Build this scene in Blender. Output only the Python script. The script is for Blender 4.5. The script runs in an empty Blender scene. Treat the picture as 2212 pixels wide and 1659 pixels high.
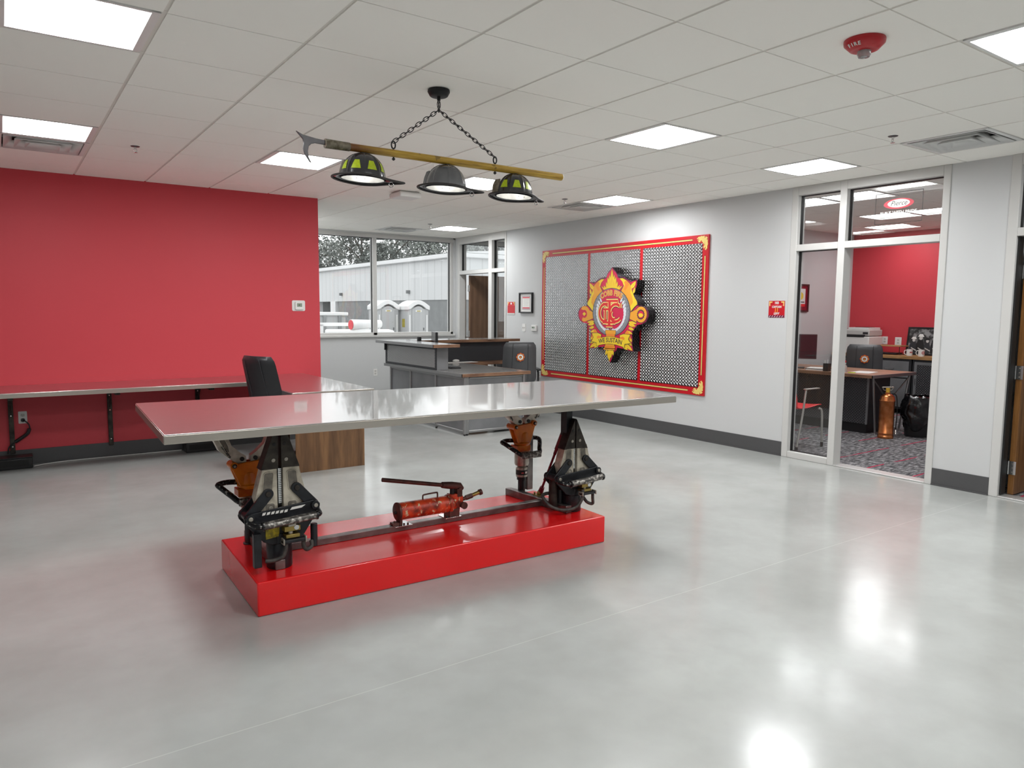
import bpy, bmesh, math, random
from math import sin, cos, pi, radians, sqrt, atan2
from mathutils import Matrix, Vector, noise as mnoise

S = bpy.context.scene
C = S.collection
random.seed(7)

# ------------------------------------------------------------------ camera
F_PX = 1573.35
YAW, PITCH, ROLL = 0.61133, -0.1003, 0.0078
CAM_Z = 1.4877
XW, YR, YW, H = 6.6135, 8.2056, 11.2024, 2.7423      # emblem wall, red wall, window wall, ceiling

fw = Vector((sin(YAW)*cos(PITCH), cos(YAW)*cos(PITCH), sin(PITCH)))
rt0 = Vector((cos(YAW), -sin(YAW), 0)); up0 = rt0.cross(fw)
rt = rt0*cos(ROLL) + up0*sin(ROLL); up = up0*cos(ROLL) - rt0*sin(ROLL)
cam_d = bpy.data.cameras.new('camera')
cam_d.sensor_width = 36.0
cam_d.lens = 36.0*F_PX/2212.0
cam_d.clip_start = 0.05; cam_d.clip_end = 600
cam = bpy.data.objects.new('camera', cam_d); C.objects.link(cam)
mw = Matrix((rt, up, -fw)).transposed().to_4x4(); mw.translation = (0, 0, CAM_Z)
cam.matrix_world = mw
S.camera = cam

# ------------------------------------------------------------------ view, sky
S.view_settings.view_transform = 'Standard'
S.view_settings.look = 'None'
S.view_settings.gamma = 1.0
S.view_settings.use_curve_mapping = False
S.view_settings.exposure = 0.50
LIGHT = 35.0           # strength of the troffer lenses
SKY = 1.3             # overcast sky
S.cycles.max_bounces = 8; S.cycles.glossy_bounces = 4; S.cycles.caustics_refractive = False
w = bpy.data.worlds.new('world'); S.world = w; w.use_nodes = True
bg = w.node_tree.nodes['Background']
bg.inputs[0].default_value = (0.97, 0.985, 1.0, 1); bg.inputs[1].default_value = SKY

# ------------------------------------------------------------------ materials
def lin(h):
    if isinstance(h, str):
        h = h.lstrip('#'); v = [int(h[i:i+2], 16)/255 for i in (0, 2, 4)]
    else: v = [x/255 for x in h]
    return tuple((x/12.92 if x <= .04045 else ((x+.055)/1.055)**2.4) for x in v) + (1,)

class NT:
    def __init__(s, name):
        s.m = bpy.data.materials.new(name); s.m.use_nodes = True
        s.t = s.m.node_tree; s.n = s.t.nodes; s.l = s.t.links
        s.b = s.n['Principled BSDF']; s.out = s.n['Material Output']
    def node(s, typ, ins=None, **kw):
        n = s.n.new(typ)
        for k, v in kw.items(): setattr(n, k, v)
        for k, v in (ins or {}).items():
            if isinstance(v, bpy.types.NodeSocket): s.l.new(v, n.inputs[k])
            else: n.inputs[k].default_value = v
        return n
    def math(s, op, a, b=0.0, c=0.0, clamp=False):
        n = s.n.new('ShaderNodeMath'); n.operation = op; n.use_clamp = clamp
        for i, v in enumerate((a, b, c)):
            if isinstance(v, bpy.types.NodeSocket): s.l.new(v, n.inputs[i])
            elif i < len(n.inputs): n.inputs[i].default_value = v
        return n.outputs[0]
    def coord(s, scale=(1, 1, 1), rot=(0, 0, 0), kind='Object'):
        tc = s.n.new('ShaderNodeTexCoord')
        mp = s.node('ShaderNodeMapping', {'Vector': tc.outputs[kind], 'Scale': scale, 'Rotation': rot})
        return mp.outputs[0]
    def noise(s, scale, detail=3, stretch=(1, 1, 1), rough=.5):
        n = s.node('ShaderNodeTexNoise', {'Vector': s.coord(stretch), 'Scale': scale, 'Detail': detail, 'Roughness': rough})
        return n.outputs['Fac']
    def ramp(s, fac, stops):
        r = s.n.new('ShaderNodeValToRGB'); s.l.new(fac, r.inputs[0])
        e = r.color_ramp.elements
        while len(e) < len(stops): e.new(.5)
        for i, (p, c) in enumerate(stops):
            e[i].position = p; e[i].color = c if len(c) == 4 else tuple(c)+(1,)
        return r.outputs[0]
    def mix(s, fac, a, b, mode='MIX'):
        n = s.n.new('ShaderNodeMix'); n.data_type = 'RGBA'; n.blend_type = mode
        for k, v in ((0, fac), (6, a), (7, b)):
            if isinstance(v, bpy.types.NodeSocket): s.l.new(v, n.inputs[k])
            else: n.inputs[k].default_value = v
        return n.outputs[2]
    def bump(s, h, strength=.3, dist=.002, normal=None):
        d = {'Height': h, 'Strength': strength, 'Distance': dist}
        if normal is not None: d['Normal'] = normal
        n = s.node('ShaderNodeBump', d); s.l.new(n.outputs[0], s.b.inputs['Normal']); return n.outputs[0]
    def set(s, **kw):
        names = dict(color='Base Color', rough='Roughness', metal='Metallic', spec='Specular IOR Level',
                     coat='Coat Weight', coatr='Coat Roughness', aniso='Anisotropic', trans='Transmission Weight',
                     ior='IOR', emit='Emission Strength', ecol='Emission Color', sheen='Sheen Weight', alpha='Alpha')
        for k, v in kw.items():
            i = s.b.inputs[names[k]]
            if isinstance(v, bpy.types.NodeSocket): s.l.new(v, i)
            else: i.default_value = v
        return s

def pm(name, col, rough=.5, metal=0., col2=None, vs=8., lo=.35, hi=.65, stretch=(1, 1, 1), bump=0., bs=60., bdist=.001, detail=3, **kw):
    t = NT(name)
    c = lin(col)
    if col2 is not None:
        f = t.noise(vs, detail, stretch)
        cc = t.ramp(f, [(lo, c), (hi, lin(col2))]); t.set(color=cc)
    else: t.set(color=c)
    t.set(rough=rough, metal=metal, **kw)
    if bump: t.bump(t.noise(bs, 2, stretch), bump, bdist)
    return t.m

def tread(name, col, rough, cell, height=.003, dark=.55):
    """diamond tread plate: raised lozenges, every second one turned the other way"""
    t = NT(name)
    v = t.coord((1/cell, 1/cell, 1/cell), (0, 0, 0))
    sp = t.node('ShaderNodeSeparateXYZ', {0: v})
    x, y = sp.outputs[0], sp.outputs[1]
    def loz(ox, oy, ang):
        fx = t.math('SUBTRACT', t.math('FRACT', t.math('ADD', x, ox)), .5)
        fy = t.math('SUBTRACT', t.math('FRACT', t.math('ADD', y, oy)), .5)
        a, b = cos(ang), sin(ang)
        p = t.math('ADD', t.math('MULTIPLY', fx, a), t.math('MULTIPLY', fy, b))
        q = t.math('SUBTRACT', t.math('MULTIPLY', fy, a), t.math('MULTIPLY', fx, b))
        d = t.math('ADD', t.math('POWER', t.math('ABSOLUTE', t.math('DIVIDE', p, .36)), 2.0), t.math('POWER', t.math('ABSOLUTE', t.math('DIVIDE', q, .135)), 2.0))
        return t.math('SUBTRACT', 1.0, d, clamp=True)
    h = t.math('MAXIMUM', loz(0, 0, radians(45)), loz(.5, .5, radians(-45)))
    h = t.math('MAXIMUM', h, loz(.5, 0, radians(-45)))if False else h
    t.set(color=t.mix(h, tuple(c*dark for c in lin(col)[:3])+(1,), lin(col)), rough=rough, metal=.5)  # gaps darkened, raised lozenges lightened: shade and highlight held in the colour
    t.bump(h, 1.0, height)
    return t.m

M = {}
def mats():
    # --- room
    M['wall'] = pm('wall_paint_grey', '#c9caca', .6, bump=.05, bs=300)
    M['wall_red'] = pm('wall_paint_red', '#c63c46', .55, bump=.08, bs=250)
    M['tile'] = pm('ceiling_tile', '#fefcf6', .9, bump=.12, bs=220, bdist=.001)
    M['tee'] = pm('ceiling_tee', '#e6e3dc', .6)
    M['frame'] = pm('frame_paint', '#c9c8c5', .45)
    M['gasket'] = pm('black_gasket', '#1c1c1c', .5)
    M['base'] = pm('vinyl_baseboard', '#4c4c4d', .5)
    M['sill'] = pm('threshold_metal', '#d2d2d0', .35, metal=.6)
    # concrete
    t = NT('polished_concrete')
    n1 = t.noise(.8, 5, (1, 1, 1), .6); n2 = t.noise(5, 5); n3 = t.noise(60, 3)
    c = t.ramp(n1, [(.3, lin('#9a9c99')), (.5, lin('#a6a8a5')), (.72, lin('#b2b5b2'))])
    c = t.mix(t.math('MULTIPLY', t.math('SUBTRACT', n2, .45, clamp=True), .9), c, lin('#949490'))
    spk = t.node('ShaderNodeTexVoronoi', {'Vector': t.coord(), 'Scale': 60.0})
    s = t.math('LESS_THAN', spk.outputs['Distance'], .09)
    keep = t.math('GREATER_THAN', t.math('MULTIPLY', t.noise(9, 2), t.noise(31, 1)), .44)
    c = t.mix(t.math('MULTIPLY', t.math('MULTIPLY', s, keep), .10), c, lin('#e0dfdb'))
    # saw-cut joints
    tc = t.coord(); sp = t.node('ShaderNodeSeparateXYZ', {0: tc})
    def line(sock, at, wdt): return t.math('LESS_THAN', t.math('ABSOLUTE', t.math('SUBTRACT', sock, at)), wdt)
    wob = t.math('MULTIPLY', t.math('SUBTRACT', t.noise(3, 2), .5), .01)
    yy = t.math('ADD', sp.outputs[1], wob)
    j = t.math('MAXIMUM', line(yy, 2.545, .0025), line(yy, 6.72, .0025))
    c = t.mix(t.math('MULTIPLY', j, .28), c, lin('#d3d2cf'))
    t.set(color=c, rough=t.math('ADD', .10, t.math('MULTIPLY', n2, .14)), spec=.5)
    t.bump(n3, .03, .001)
    M['floor'] = t.m
    # carpet
    t = NT('office_carpet')
    a = t.noise(26, 4, (.5, 1.6, 1)); b = t.noise(140, 2)
    c = t.ramp(t.math('ADD', t.math('MULTIPLY', a, .7), t.math('MULTIPLY', b, .3)), [(.36, lin('#2c2c2e')), (.5, lin('#6d6c6e')), (.64, lin('#a8a6a7'))])
    sp = t.node('ShaderNodeSeparateXYZ', {0: t.coord((1, 1, 1))})
    yy = t.math('ADD', sp.outputs[1], t.math('MULTIPLY', t.math('SUBTRACT', t.noise(5, 1), .5), .02))
    fr = t.math('ABSOLUTE', t.math('SUBTRACT', t.math('FRACT', t.math('MULTIPLY', yy, 2.3)), .5))
    dash = t.math('MULTIPLY', t.math('LESS_THAN', fr, .022), t.math('GREATER_THAN', t.noise(1.7, 1, (1, 2.4, 1)), .5))
    c = t.mix(dash, c, lin('#b32a4b'))
    t.set(color=c, rough=.95, spec=.1); t.bump(b, .5, .004)
    M['carpet'] = t.m
    # thin architectural glass: fresnel mirror over clear
    t = NT('window_glass')
    gm = t.n.new('ShaderNodeNewGeometry')       # same reflectance on both faces of the pane
    fr = t.node('ShaderNodeFresnel', {'IOR': t.math('SUBTRACT', 1.5, t.math('MULTIPLY', gm.outputs['Backfacing'], .8333))})
    tr = t.node('ShaderNodeBsdfTransparent', {'Color': (.96, .97, .97, 1)})
    gl = t.node('ShaderNodeBsdfGlossy', {'Color': (1, 1, 1, 1), 'Roughness': .0})
    mx = t.node('ShaderNodeMixShader', {0: fr.outputs[0], 1: tr.outputs[0], 2: gl.outputs[0]})
    t.l.new(mx.outputs[0], t.out.inputs[0]); M['glass'] = t.m
    # lights
    t = NT('light_lens'); t.set(color=(1, 1, 1, 1), emit=LIGHT, ecol=(.975, .99, 1, 1)); M['lens'] = t.m
    t = NT('light_lens_office'); t.set(color=(1, 1, 1, 1), emit=LIGHT*.45, ecol=(.98, .99, 1, 1)); M['lens2'] = t.m
    t = NT('helmet_lamp'); t.set(color=(1, 1, 1, 1), emit=25., ecol=(1, .97, .92, 1)); M['bulb'] = t.m
    M['pan'] = pm('fixture_white', '#e6e6e4', .4)
    # --- metals
    t = NT('stainless_brushed')
    n = t.noise(1.0, 3, (2, 260, 1)); n2 = t.noise(1.2, 2)
    t.set(color=lin('#b9b7b5'), metal=1.0, rough=t.math('ADD', .25, t.math('MULTIPLY', n, .12)), coat=.7, coatr=.04)
    nb = t.bump(n, .04, .0005)
    b2 = t.node('ShaderNodeBump', {'Height': n2, 'Strength': .12, 'Distance': .01, 'Normal': nb}); t.l.new(b2.outputs[0], t.b.inputs['Normal'])
    M['steel'] = t.m
    M['steel_edge'] = pm('stainless_edge', '#cdc6bc', .3, 1., bump=.05, bs=40)
    M['raw'] = pm('raw_steel_tube', '#6a6462', .38, .9, col2='#8b8582', vs=10, bump=.1)
    M['alu'] = pm('worn_aluminium', '#cfc6b4', .42, .35, col2='#9c9282', vs=22, lo=.42, hi=.72, bump=.3, bs=70)
    M['alu_dark'] = pm('worn_aluminium_recess', '#8b857a', .6, .3, col2='#6b655c', vs=30, bump=.4, bs=90)
    M['darksteel'] = pm('blackened_steel', '#4b453f', .5, .7, col2='#2e2a27', vs=18, bump=.3)
    M['blackmetal'] = pm('black_paint_worn', '#17181b', .38, .2, col2='#23252a', vs=20, bump=.15)
    M['blackscuff'] = pm('scuffed_black', '#1d1d1f', .4, .4, col2='#a9a6a0', vs=60, lo=.58, hi=.66, bump=.3, detail=6)
    M['scuffrod'] = pm('scuffed_grip', '#5a5652', .42, .6, col2='#b9b4ac', vs=55, lo=.48, hi=.62, bump=.3, detail=6)
    M['orange'] = pm('orange_paint', '#e8820f', .35, col2='#c9640c', vs=9, bump=.15)
    M['orange_hub'] = pm('orange_hub', '#b4420c', .35, col2='#d57a1c', vs=9)
    M['silver'] = pm('silver_body', '#bcb6ab', .35, .6, col2='#9d968a', vs=25, bump=.1)
    M['silver_arm'] = pm('silver_arm', '#d6d0c2', .4, .3, col2='#b5ad9d', vs=25, bump=.2)
    M['brass'] = pm('brass_fitting', '#a08a4e', .35, .9)
    M['hose'] = pm('hydraulic_hose', '#4a4540', .6, col2='#2b2826', vs=40, bump=.3)
    M['maroon'] = pm('maroon_paint', '#7a1026', .35)
    M['chrome'] = pm('chrome', '#d8d8d8', .15, 1.)
    M['silver_paint'] = pm('silver_paint', '#b5b3ad', .35, .5)
    M['copper'] = pm('copper', '#e39562', .28, 1., col2='#c27442', vs=14, bump=.25, bs=45)
    M['gold'] = pm('gold_paint', '#e4b93c', .45)
    M['tread'] = pm('tread_plate_bright', '#7c7c7e', .28, 1., bump=.05, bs=50)
    M['lozenge'] = pm('tread_lozenge_glint', '#f0f0f0', .34, .9)  # lighter than the plate metal: glints put into the colour
    M['tread_desk'] = tread('tread_plate_reception', '#dadada', .35, .034, .003, .38)
    M['tread_dark'] = tread('tread_plate_dark', '#76767a', .35, .035, .003, .3)
    M['desk'] = pm('gunmetal_panel', '#848587', .4, .3, col2='#757678', vs=3)
    M['desk_dark'] = pm('gunmetal_dark', '#3d3e41', .45, .5)
    M['desk_edge'] = pm('brushed_trim', '#9a9a9a', .35, .8)
    M['desk_top'] = pm('grey_worktop', '#8b8986', .25, .3, col2='#7b7976', vs=6, coat=.4)
    # --- paint and plastics
    M['plinth'] = pm('gloss_red_paint', '#e80e13', .22, bump=.04, bs=30, coat=.6, coatr=.15)
    t = NT('worn_red_enamel')
    n = t.noise(34, 6, (1, 1, 1), .6); n2 = t.noise(16, 4)
    c = t.ramp(n2, [(.35, lin('#5f1d12')), (.52, lin('#c83c18')), (.7, lin('#d94e22'))])
    c = t.mix(t.math('GREATER_THAN', n, .6), c, lin('#c9bd98'))
    t.set(color=c, rough=.38); t.bump(n, .3, .002); M['enamel'] = t.m
    M['rust'] = pm('rusty_brown', '#4c302b', .5, .4, col2='#6d4038', vs=20, bump=.2)
    M['white'] = pm('white_plastic', '#e3e2df', .4)
    M['offwhite'] = pm('grey_plastic', '#c3c1bd', .45)
    M['lcd'] = pm('lcd_grey', '#8f9a8a', .2)
    M['ink'] = pm('black_ink', '#161616', .5)
    M['black'] = pm('black_plastic', '#1a1a1c', .35)
    M['rubber'] = pm('black_rubber', '#101010', .7)
    M['leather'] = pm('black_leather', '#26272a', .38, bump=.25, bs=160, bdist=.002)
    M['leather_grey'] = pm('grey_leather', '#4b4c4e', .42, bump=.25, bs=160, bdist=.002)
    M['thread'] = pm('seam', '#3a3b3e', .6)
    M['red'] = pm('red_plastic', '#b51a22', .35)
    M['redchair'] = pm('red_shell', '#e8343a', .35)
    M['paper'] = pm('paper', '#ecebe7', .7)
    M['screen'] = pm('monitor_glass', '#241b22', .12)
    M['yellow'] = pm('reflective_yellow', '#b8cf14', .4, col2='#a9ba14', vs=90)
    M['label_yellow'] = pm('yellow_label', '#c9b51a', .5, col2='#7d7318', vs=60)
    M['helmet'] = pm('helmet_black', '#222327', .2, col2='#2b2c31', vs=8, coat=.5)
    M['helmet2'] = pm('helmet_charcoal', '#747578', .22, .5, col2='#5c5d60', vs=6, coat=.5)
    M['helmet_in'] = pm('helmet_liner', '#a9a9a6', .35, .4, col2='#8d8d8b', vs=12)
    M['brimpad'] = pm('brim_edge', '#2f2b2a', .5)
    M['iron'] = pm('black_iron', '#1f2022', .5, .3)
    M['hook'] = pm('forged_hook', '#6a686a', .4, .8, col2='#4e4c4e', vs=12)
    M['ferrule'] = pm('worn_ferrule', '#8d8676', .5, .4, col2='#5c5343', vs=40, bump=.4, detail=5)
    t = NT('yellow_wood_pole')
    sp = t.node('ShaderNodeSeparateXYZ', {0: t.coord()})
    g = t.noise(9, 6, (.6, 14, 14), .65); p = t.noise(22, 4)
    c = t.ramp(g, [(.3, lin('#7d5d22')), (.45, lin('#b08a2c')), (.62, lin('#cba845'))])
    br = t.math('SUBTRACT', 1.0, t.math('MULTIPLY', t.math('SUBTRACT', sp.outputs[0], -.50), 4.5), clamp=True)
    c = t.mix(t.math('MULTIPLY', br, t.math('ADD', .45, t.math('MULTIPLY', p, .8))), c, lin('#6b3a14'))
    c = t.mix(t.math('MULTIPLY', t.math('GREATER_THAN', p, .66), .6), c, lin('#55401c'))
    t.set(color=c, rough=.42); t.bump(g, .3, .002); M['pole'] = t.m
    def wood(name, a, b, c_, sc, st, rough=.4):
        t = NT(name)
        n = t.noise(sc, 5, st, .6)
        d = t.node('ShaderNodeTexWave', {'Vector': t.coord(st), 'Scale': sc*.22, 'Distortion': 7.0, 'Detail': 4.0, 'Detail Scale': .6})
        f = t.math('ADD', t.math('MULTIPLY', n, .62), t.math('ADD', t.math('MULTIPLY', d.outputs['Fac'], .10), t.math('MULTIPLY', t.noise(sc*5, 3, st), .28)))
        t.set(color=t.ramp(f, [(.34, lin(a)), (.48, lin(b)), (.62, lin(c_))]), rough=rough)
        t.bump(f, .08, .001); return t.m
    M['walnut'] = wood('walnut_laminate', '#5a402b', '#76563a', '#946d48', 2.6, (4, 4, .35))
    M['butcher'] = wood('wood_edge', '#5c4030', '#7c5b45', '#8f6c50', 6, (.5, .5, 3))
    M['butcher_l'] = wood('oak_edge', '#86613a', '#a87f52', '#bd9566', 6, (.5, .5, 3))
    M['butcher_m'] = wood('wood_top_brown', '#7a563f', '#96705a', '#a98067', 5, (3, .4, 3))
    M['door'] = wood('door_veneer', '#5f4535', '#70543f', '#7c5e48', 3.0, (5, 5, .4))
    M['door2'] = wood('door_veneer_warm', '#5b3d1f', '#754e29', '#8a5f33', 3.0, (5, 5, .4), .25)
    # --- crest colours
    for k, h in dict(c_maroon='#6d1440', c_crimson='#d0194a', c_red='#dc2a2c', c_yellow='#eccb2c', c_amber='#e8a02e', c_cream='#f6dc84',
                     c_orange='#e88a2a', c_grey='#8e9095', c_lite='#dfe1e6', c_navy='#2b2c3c', c_white='#efece6', s_red='#c01a2c', s_cream='#e9cf78',
                     s_border='#c01220').items():
        M[k] = pm(k, h, .35)
    M['blackgloss'] = pm('black_gloss', '#1a1416', .08, .5)
    # --- outdoors
    M['asphalt'] = pm('asphalt', '#8d8d8d', .9, col2='#777777', vs=3)
    t = NT('ribbed_siding')
    sp = t.node('ShaderNodeSeparateXYZ', {0: t.coord()})
    wv = t.math('FRACT', t.math('MULTIPLY', t.math('ADD', sp.outputs[0], sp.outputs[1]), 1.1))
    r = t.math('LESS_THAN', wv, .1)
    t.set(color=t.mix(t.math('MULTIPLY', r, .35), lin('#d6d7d7'), lin('#9fa0a0')), rough=.6); M['siding'] = t.m
    M['eave'] = pm('eave_white', '#e6e6e6', .5)
    M['block'] = pm('block_wall', '#8f9191', .85, col2='#858787', vs=2)
    M['dockgrey'] = pm('dock_grey', '#6f7172', .8)  # plain grey of dock wall, wall lamps, latches and toilet bases
    M['toilet'] = pm('toilet_panel', '#b5b6b6', .5)
    M['toilet_w'] = pm('toilet_white', '#e9e9e8', .45)
    M['bark'] = pm('bark', '#5a5650', .9)
    M['leaf'] = pm('leaf_grey', '#7c817b', .7, col2='#9da29c', vs=.6)
    M['leaf2'] = pm('leaf_grey_dark', '#565b57', .7, col2='#777c77', vs=.6)
    M['pink'] = pm('red_tarp_end', '#d8404f', .5)
    M['clearlens'] = pm('clear_lens', '#e9e9e9', .05, trans=.7, ior=1.45)
    M['bag'] = pm('black_bag', '#111113', .18, bump=.6, bs=9, bdist=.03, coat=.4)
    M['bluegrey'] = pm('plinth_shadow', '#1a1a1a', .5)
mats()
# ------------------------------------------------------------------ mesh builder
I4 = Matrix.Identity(4)
def T(x, y, z): return Matrix.Translation((x, y, z))
def R(a, ax='Z'): return Matrix.Rotation(a, 4, ax)

class MB:
    def __init__(s, X=None): s.bm = bmesh.new(); s.mats = []; s.X = X or I4
    def mi(s, m):
        if m not in s.mats: s.mats.append(m)
        return s.mats.index(m)
    def _add(s, vs, fs, m, X=None):
        X = s.X @ X if X is not None else s.X
        i = s.mi(m); bv = [s.bm.verts.new(X @ Vector(v)) for v in vs]
        for f in fs:
            try: fc = s.bm.faces.new([bv[k] for k in f]); fc.material_index = i; fc.smooth = True
            except ValueError: pass
    def box(s, x0, x1, y0, y1, z0, z1, m='wall', X=None):
        if x0 > x1: x0, x1 = x1, x0
        if y0 > y1: y0, y1 = y1, y0
        if z0 > z1: z0, z1 = z1, z0
        v = [(x, y, z) for z in (z0, z1) for y in (y0, y1) for x in (x0, x1)]
        s._add(v, [(0, 2, 3, 1), (4, 5, 7, 6), (0, 1, 5, 4), (2, 6, 7, 3), (0, 4, 6, 2), (1, 3, 7, 5)], m, X); return s
    def prism(s, poly, z0, z1, m='wall', X=None):
        a = sum(poly[i][0]*poly[(i+1) % len(poly)][1]-poly[(i+1) % len(poly)][0]*poly[i][1] for i in range(len(poly)))
        if a < 0: poly = poly[::-1]
        n = len(poly)
        v = [(p[0], p[1], z0) for p in poly]+[(p[0], p[1], z1) for p in poly]
        f = [tuple(range(n))[::-1], tuple(range(n, 2*n))]+[(i, (i+1) % n, n+(i+1) % n, n+i) for i in range(n)]
        s._add(v, f, m, X); return s
    def xz(s, poly, y0, y1, m, X=None):      # polygon in the x-z plane, given depth in y
        return s.prism([(p[0], p[1]) for p in poly], -y1, -y0, m, (X or I4) @ R(pi/2, 'X'))
    def ring(s, pts, rads, seg, m, caps=True, closed=False, X=None):
        pts = [Vector(p) for p in pts]; n = len(pts); vs = []; fs = []
        prev = None
        for i, p in enumerate(pts):
            if closed: t = pts[(i+1) % n]-pts[i-1]
            else: t = pts[min(i+1, n-1)]-pts[max(i-1, 0)]
            t = t.normalized() if t.length > 1e-9 else Vector((0, 0, 1))
            if prev is None:
                a = Vector((0, 0, 1)) if abs(t.z) < .9 else Vector((1, 0, 0)); nrm = t.cross(a).normalized()
            else:
                nrm = prev-t*prev.dot(t); nrm = nrm.normalized() if nrm.length > 1e-6 else t.orthogonal().normalized()
            prev = nrm; b = t.cross(nrm); r = rads[i] if hasattr(rads, '__len__') else rads
            for k in range(seg):
                a = 2*pi*k/seg; vs.append(p+nrm*cos(a)*r+b*sin(a)*r)
        for i in range(n if closed else n-1):
            for k in range(seg):
                a, b_ = i*seg+k, i*seg+(k+1) % seg; c, d = ((i+1) % n)*seg+k, ((i+1) % n)*seg+(k+1) % seg
                fs.append((a, b_, d, c))
        if caps and not closed: fs += [tuple(range(seg))[::-1], tuple(range((n-1)*seg, n*seg))]
        s._add(vs, fs, m, X); return s
    def tube(s, pts, r, m, seg=10, closed=False, X=None, smooth=0):
        if smooth: pts = spline(pts, smooth, closed)
        return s.ring(pts, r, seg, m, True, closed, X)
    def cyl(s, p0, p1, r, m, seg=24, r2=None, X=None):
        return s.ring([p0, p1], [r, r if r2 is None else r2], seg, m, X=X)
    def lathe(s, prof, m, seg=32, X=None, a0=0, a1=2*pi, sx=1, sy=1, cap=False):
        full = abs(a1-a0-2*pi) < 1e-6; n = seg if full else seg+1; vs = []; fs = []
        for r, z in prof:
            for k in range(n):
                a = a0+(a1-a0)*k/seg; vs.append((r*cos(a)*sx, r*sin(a)*sy, z))
        for i in range(len(prof)-1):
            for k in range(seg):
                k2 = (k+1) % n; fs.append((i*n+k, i*n+k2, (i+1)*n+k2, (i+1)*n+k))
        if cap: fs += [tuple(range(n))[::-1], tuple(range((len(prof)-1)*n, len(prof)*n))]
        s._add(vs, fs, m, X); return s
    def ball(s, c, r, m, seg=16, X=None):
        r = (r, r, r) if not hasattr(r, '__len__') else r
        prof = [(sin(pi*i/(seg//2)), -cos(pi*i/(seg//2))) for i in range(seg//2+1)]
        XX = T(*c) @ Matrix.Diagonal((r[0], r[1], r[2], 1))
        s.lathe([(max(a, 1e-4), b) for a, b in prof], m, seg, (X or I4) @ XX); return s
    def build(s, name, parent=None, bevel=0, sharp=40, seg=2, weld=False, recalc=True, subdiv=0):
        if weld: bmesh.ops.remove_doubles(s.bm, verts=s.bm.verts, dist=1e-5)
        if recalc: bmesh.ops.recalc_face_normals(s.bm, faces=s.bm.faces)
        me = bpy.data.meshes.new(name); s.bm.to_mesh(me); s.bm.free()
        for m in s.mats: me.materials.append(M[m])
        me.set_sharp_from_angle(angle=radians(sharp))
        o = bpy.data.objects.new(name, me); C.objects.link(o)
        if parent is not None: o.parent = parent
        if bevel:
            b = o.modifiers.new('bevel', 'BEVEL'); b.width = bevel; b.segments = seg; b.limit_method = 'ANGLE'; b.angle_limit = radians(50)
        if subdiv:
            d = o.modifiers.new('sub', 'SUBSURF'); d.levels = subdiv; d.render_levels = subdiv
        return o

def spline(pts, k=6, closed=False):
    P = [Vector(p) for p in pts]; n = len(P); out = []
    rng = range(n if closed else n-1)
    for i in rng:
        if closed: a, b, c, d = P[i-1], P[i], P[(i+1) % n], P[(i+2) % n]
        else: a, b, c, d = P[max(i-1, 0)], P[i], P[i+1], P[min(i+2, n-1)]
        for j in range(k):
            t = j/k; out.append(.5*((2*b)+(c-a)*t+(2*a-5*b+4*c-d)*t*t+(3*b-a-3*c+d)*t**3))
    if not closed: out.append(P[-1])
    return out

def tag(o, label=None, cat=None, group=None, kind=None):
    if label: o['label'] = label
    if cat: o['category'] = cat
    if group: o['group'] = group
    if kind: o['kind'] = kind
    return o
def thing(name, label, cat, loc=(0, 0, 0), rot=None, group=None):
    o = bpy.data.objects.new(name, None); C.objects.link(o); o.empty_display_size = .1
    mt = I4.copy()
    if rot is not None: mt = rot.to_4x4() if isinstance(rot, Matrix) else R(rot)
    mt = T(*loc) @ mt; o.matrix_world = mt
    return tag(o, label, cat, group)
def struct(name, mb, bevel=0): return tag(mb.build(name, bevel=bevel), kind='structure')
def sempty(name, loc=(0, 0, 0), rot=None):
    o = bpy.data.objects.new(name, None); C.objects.link(o); mt = T(*loc) @ (rot.to_4x4() if rot is not None else I4)
    o.matrix_world = mt; o['kind'] = 'structure'; return o
def dup(o, loc=None, parent=None):
    c = o.copy(); C.objects.link(c)
    if parent is not None: c.parent = parent
    for ch in list(o.children): dup(ch, None, c)
    if loc is not None: c.location = loc
    return c
def rmat(cols): return Matrix(cols).transposed()
RW = rmat(((0, -1, 0), (0, 0, 1), (-1, 0, 0)))      # on the emblem wall: u to the right as seen, v up, out into the room
BW = rmat(((1, 0, 0), (0, 0, 1), (0, -1, 0)))       # on a wall facing the camera along -y

def text(mb, s, size, m, X=None, align='CENTER', ext=.001, shear=0, sx=1., arc=None, bold=0., spacing=1.):
    """lettering as thick outlines added to the mesh"""
    cu = bpy.data.curves.new('t', 'FONT'); cu.body = s; cu.size = size; cu.align_x = align; cu.align_y = 'CENTER'
    cu.extrude = ext; cu.shear = shear; cu.offset = bold; cu.resolution_u = 2; cu.space_character = spacing
    o = bpy.data.objects.new('t', cu); C.objects.link(o)
    dg = bpy.context.evaluated_depsgraph_get(); me = bpy.data.meshes.new_from_object(o.evaluated_get(dg))
    bpy.data.objects.remove(o); vs = []
    for v in me.vertices:
        x, y, z = v.co.x*sx, v.co.y, v.co.z
        if arc:
            a = x/arc; x, y = sin(a)*(arc+y), cos(a)*(arc+y)-arc
        vs.append((x, y, z))
    mb._add(vs, [tuple(p.vertices) for p in me.polygons], m, X)
    bpy.data.meshes.remove(me); bpy.data.curves.remove(cu); return mb
def rrect(w, h, r, n=5, cx=0, cy=0):
    o = []
    for sx, sy, a in ((1, 1, 0), (-1, 1, pi/2), (-1, -1, pi), (1, -1, 3*pi/2)):
        for k in range(n+1):
            t = a+pi/2*k/n; o.append((cx+sx*(w/2-r)+r*cos(t), cy+sy*(h/2-r)+r*sin(t)))
    return o
def ell(rx, ry, n=40, cx=0, cy=0): return [(cx+rx*cos(2*pi*k/n), cy+ry*sin(2*pi*k/n)) for k in range(n)]
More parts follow.
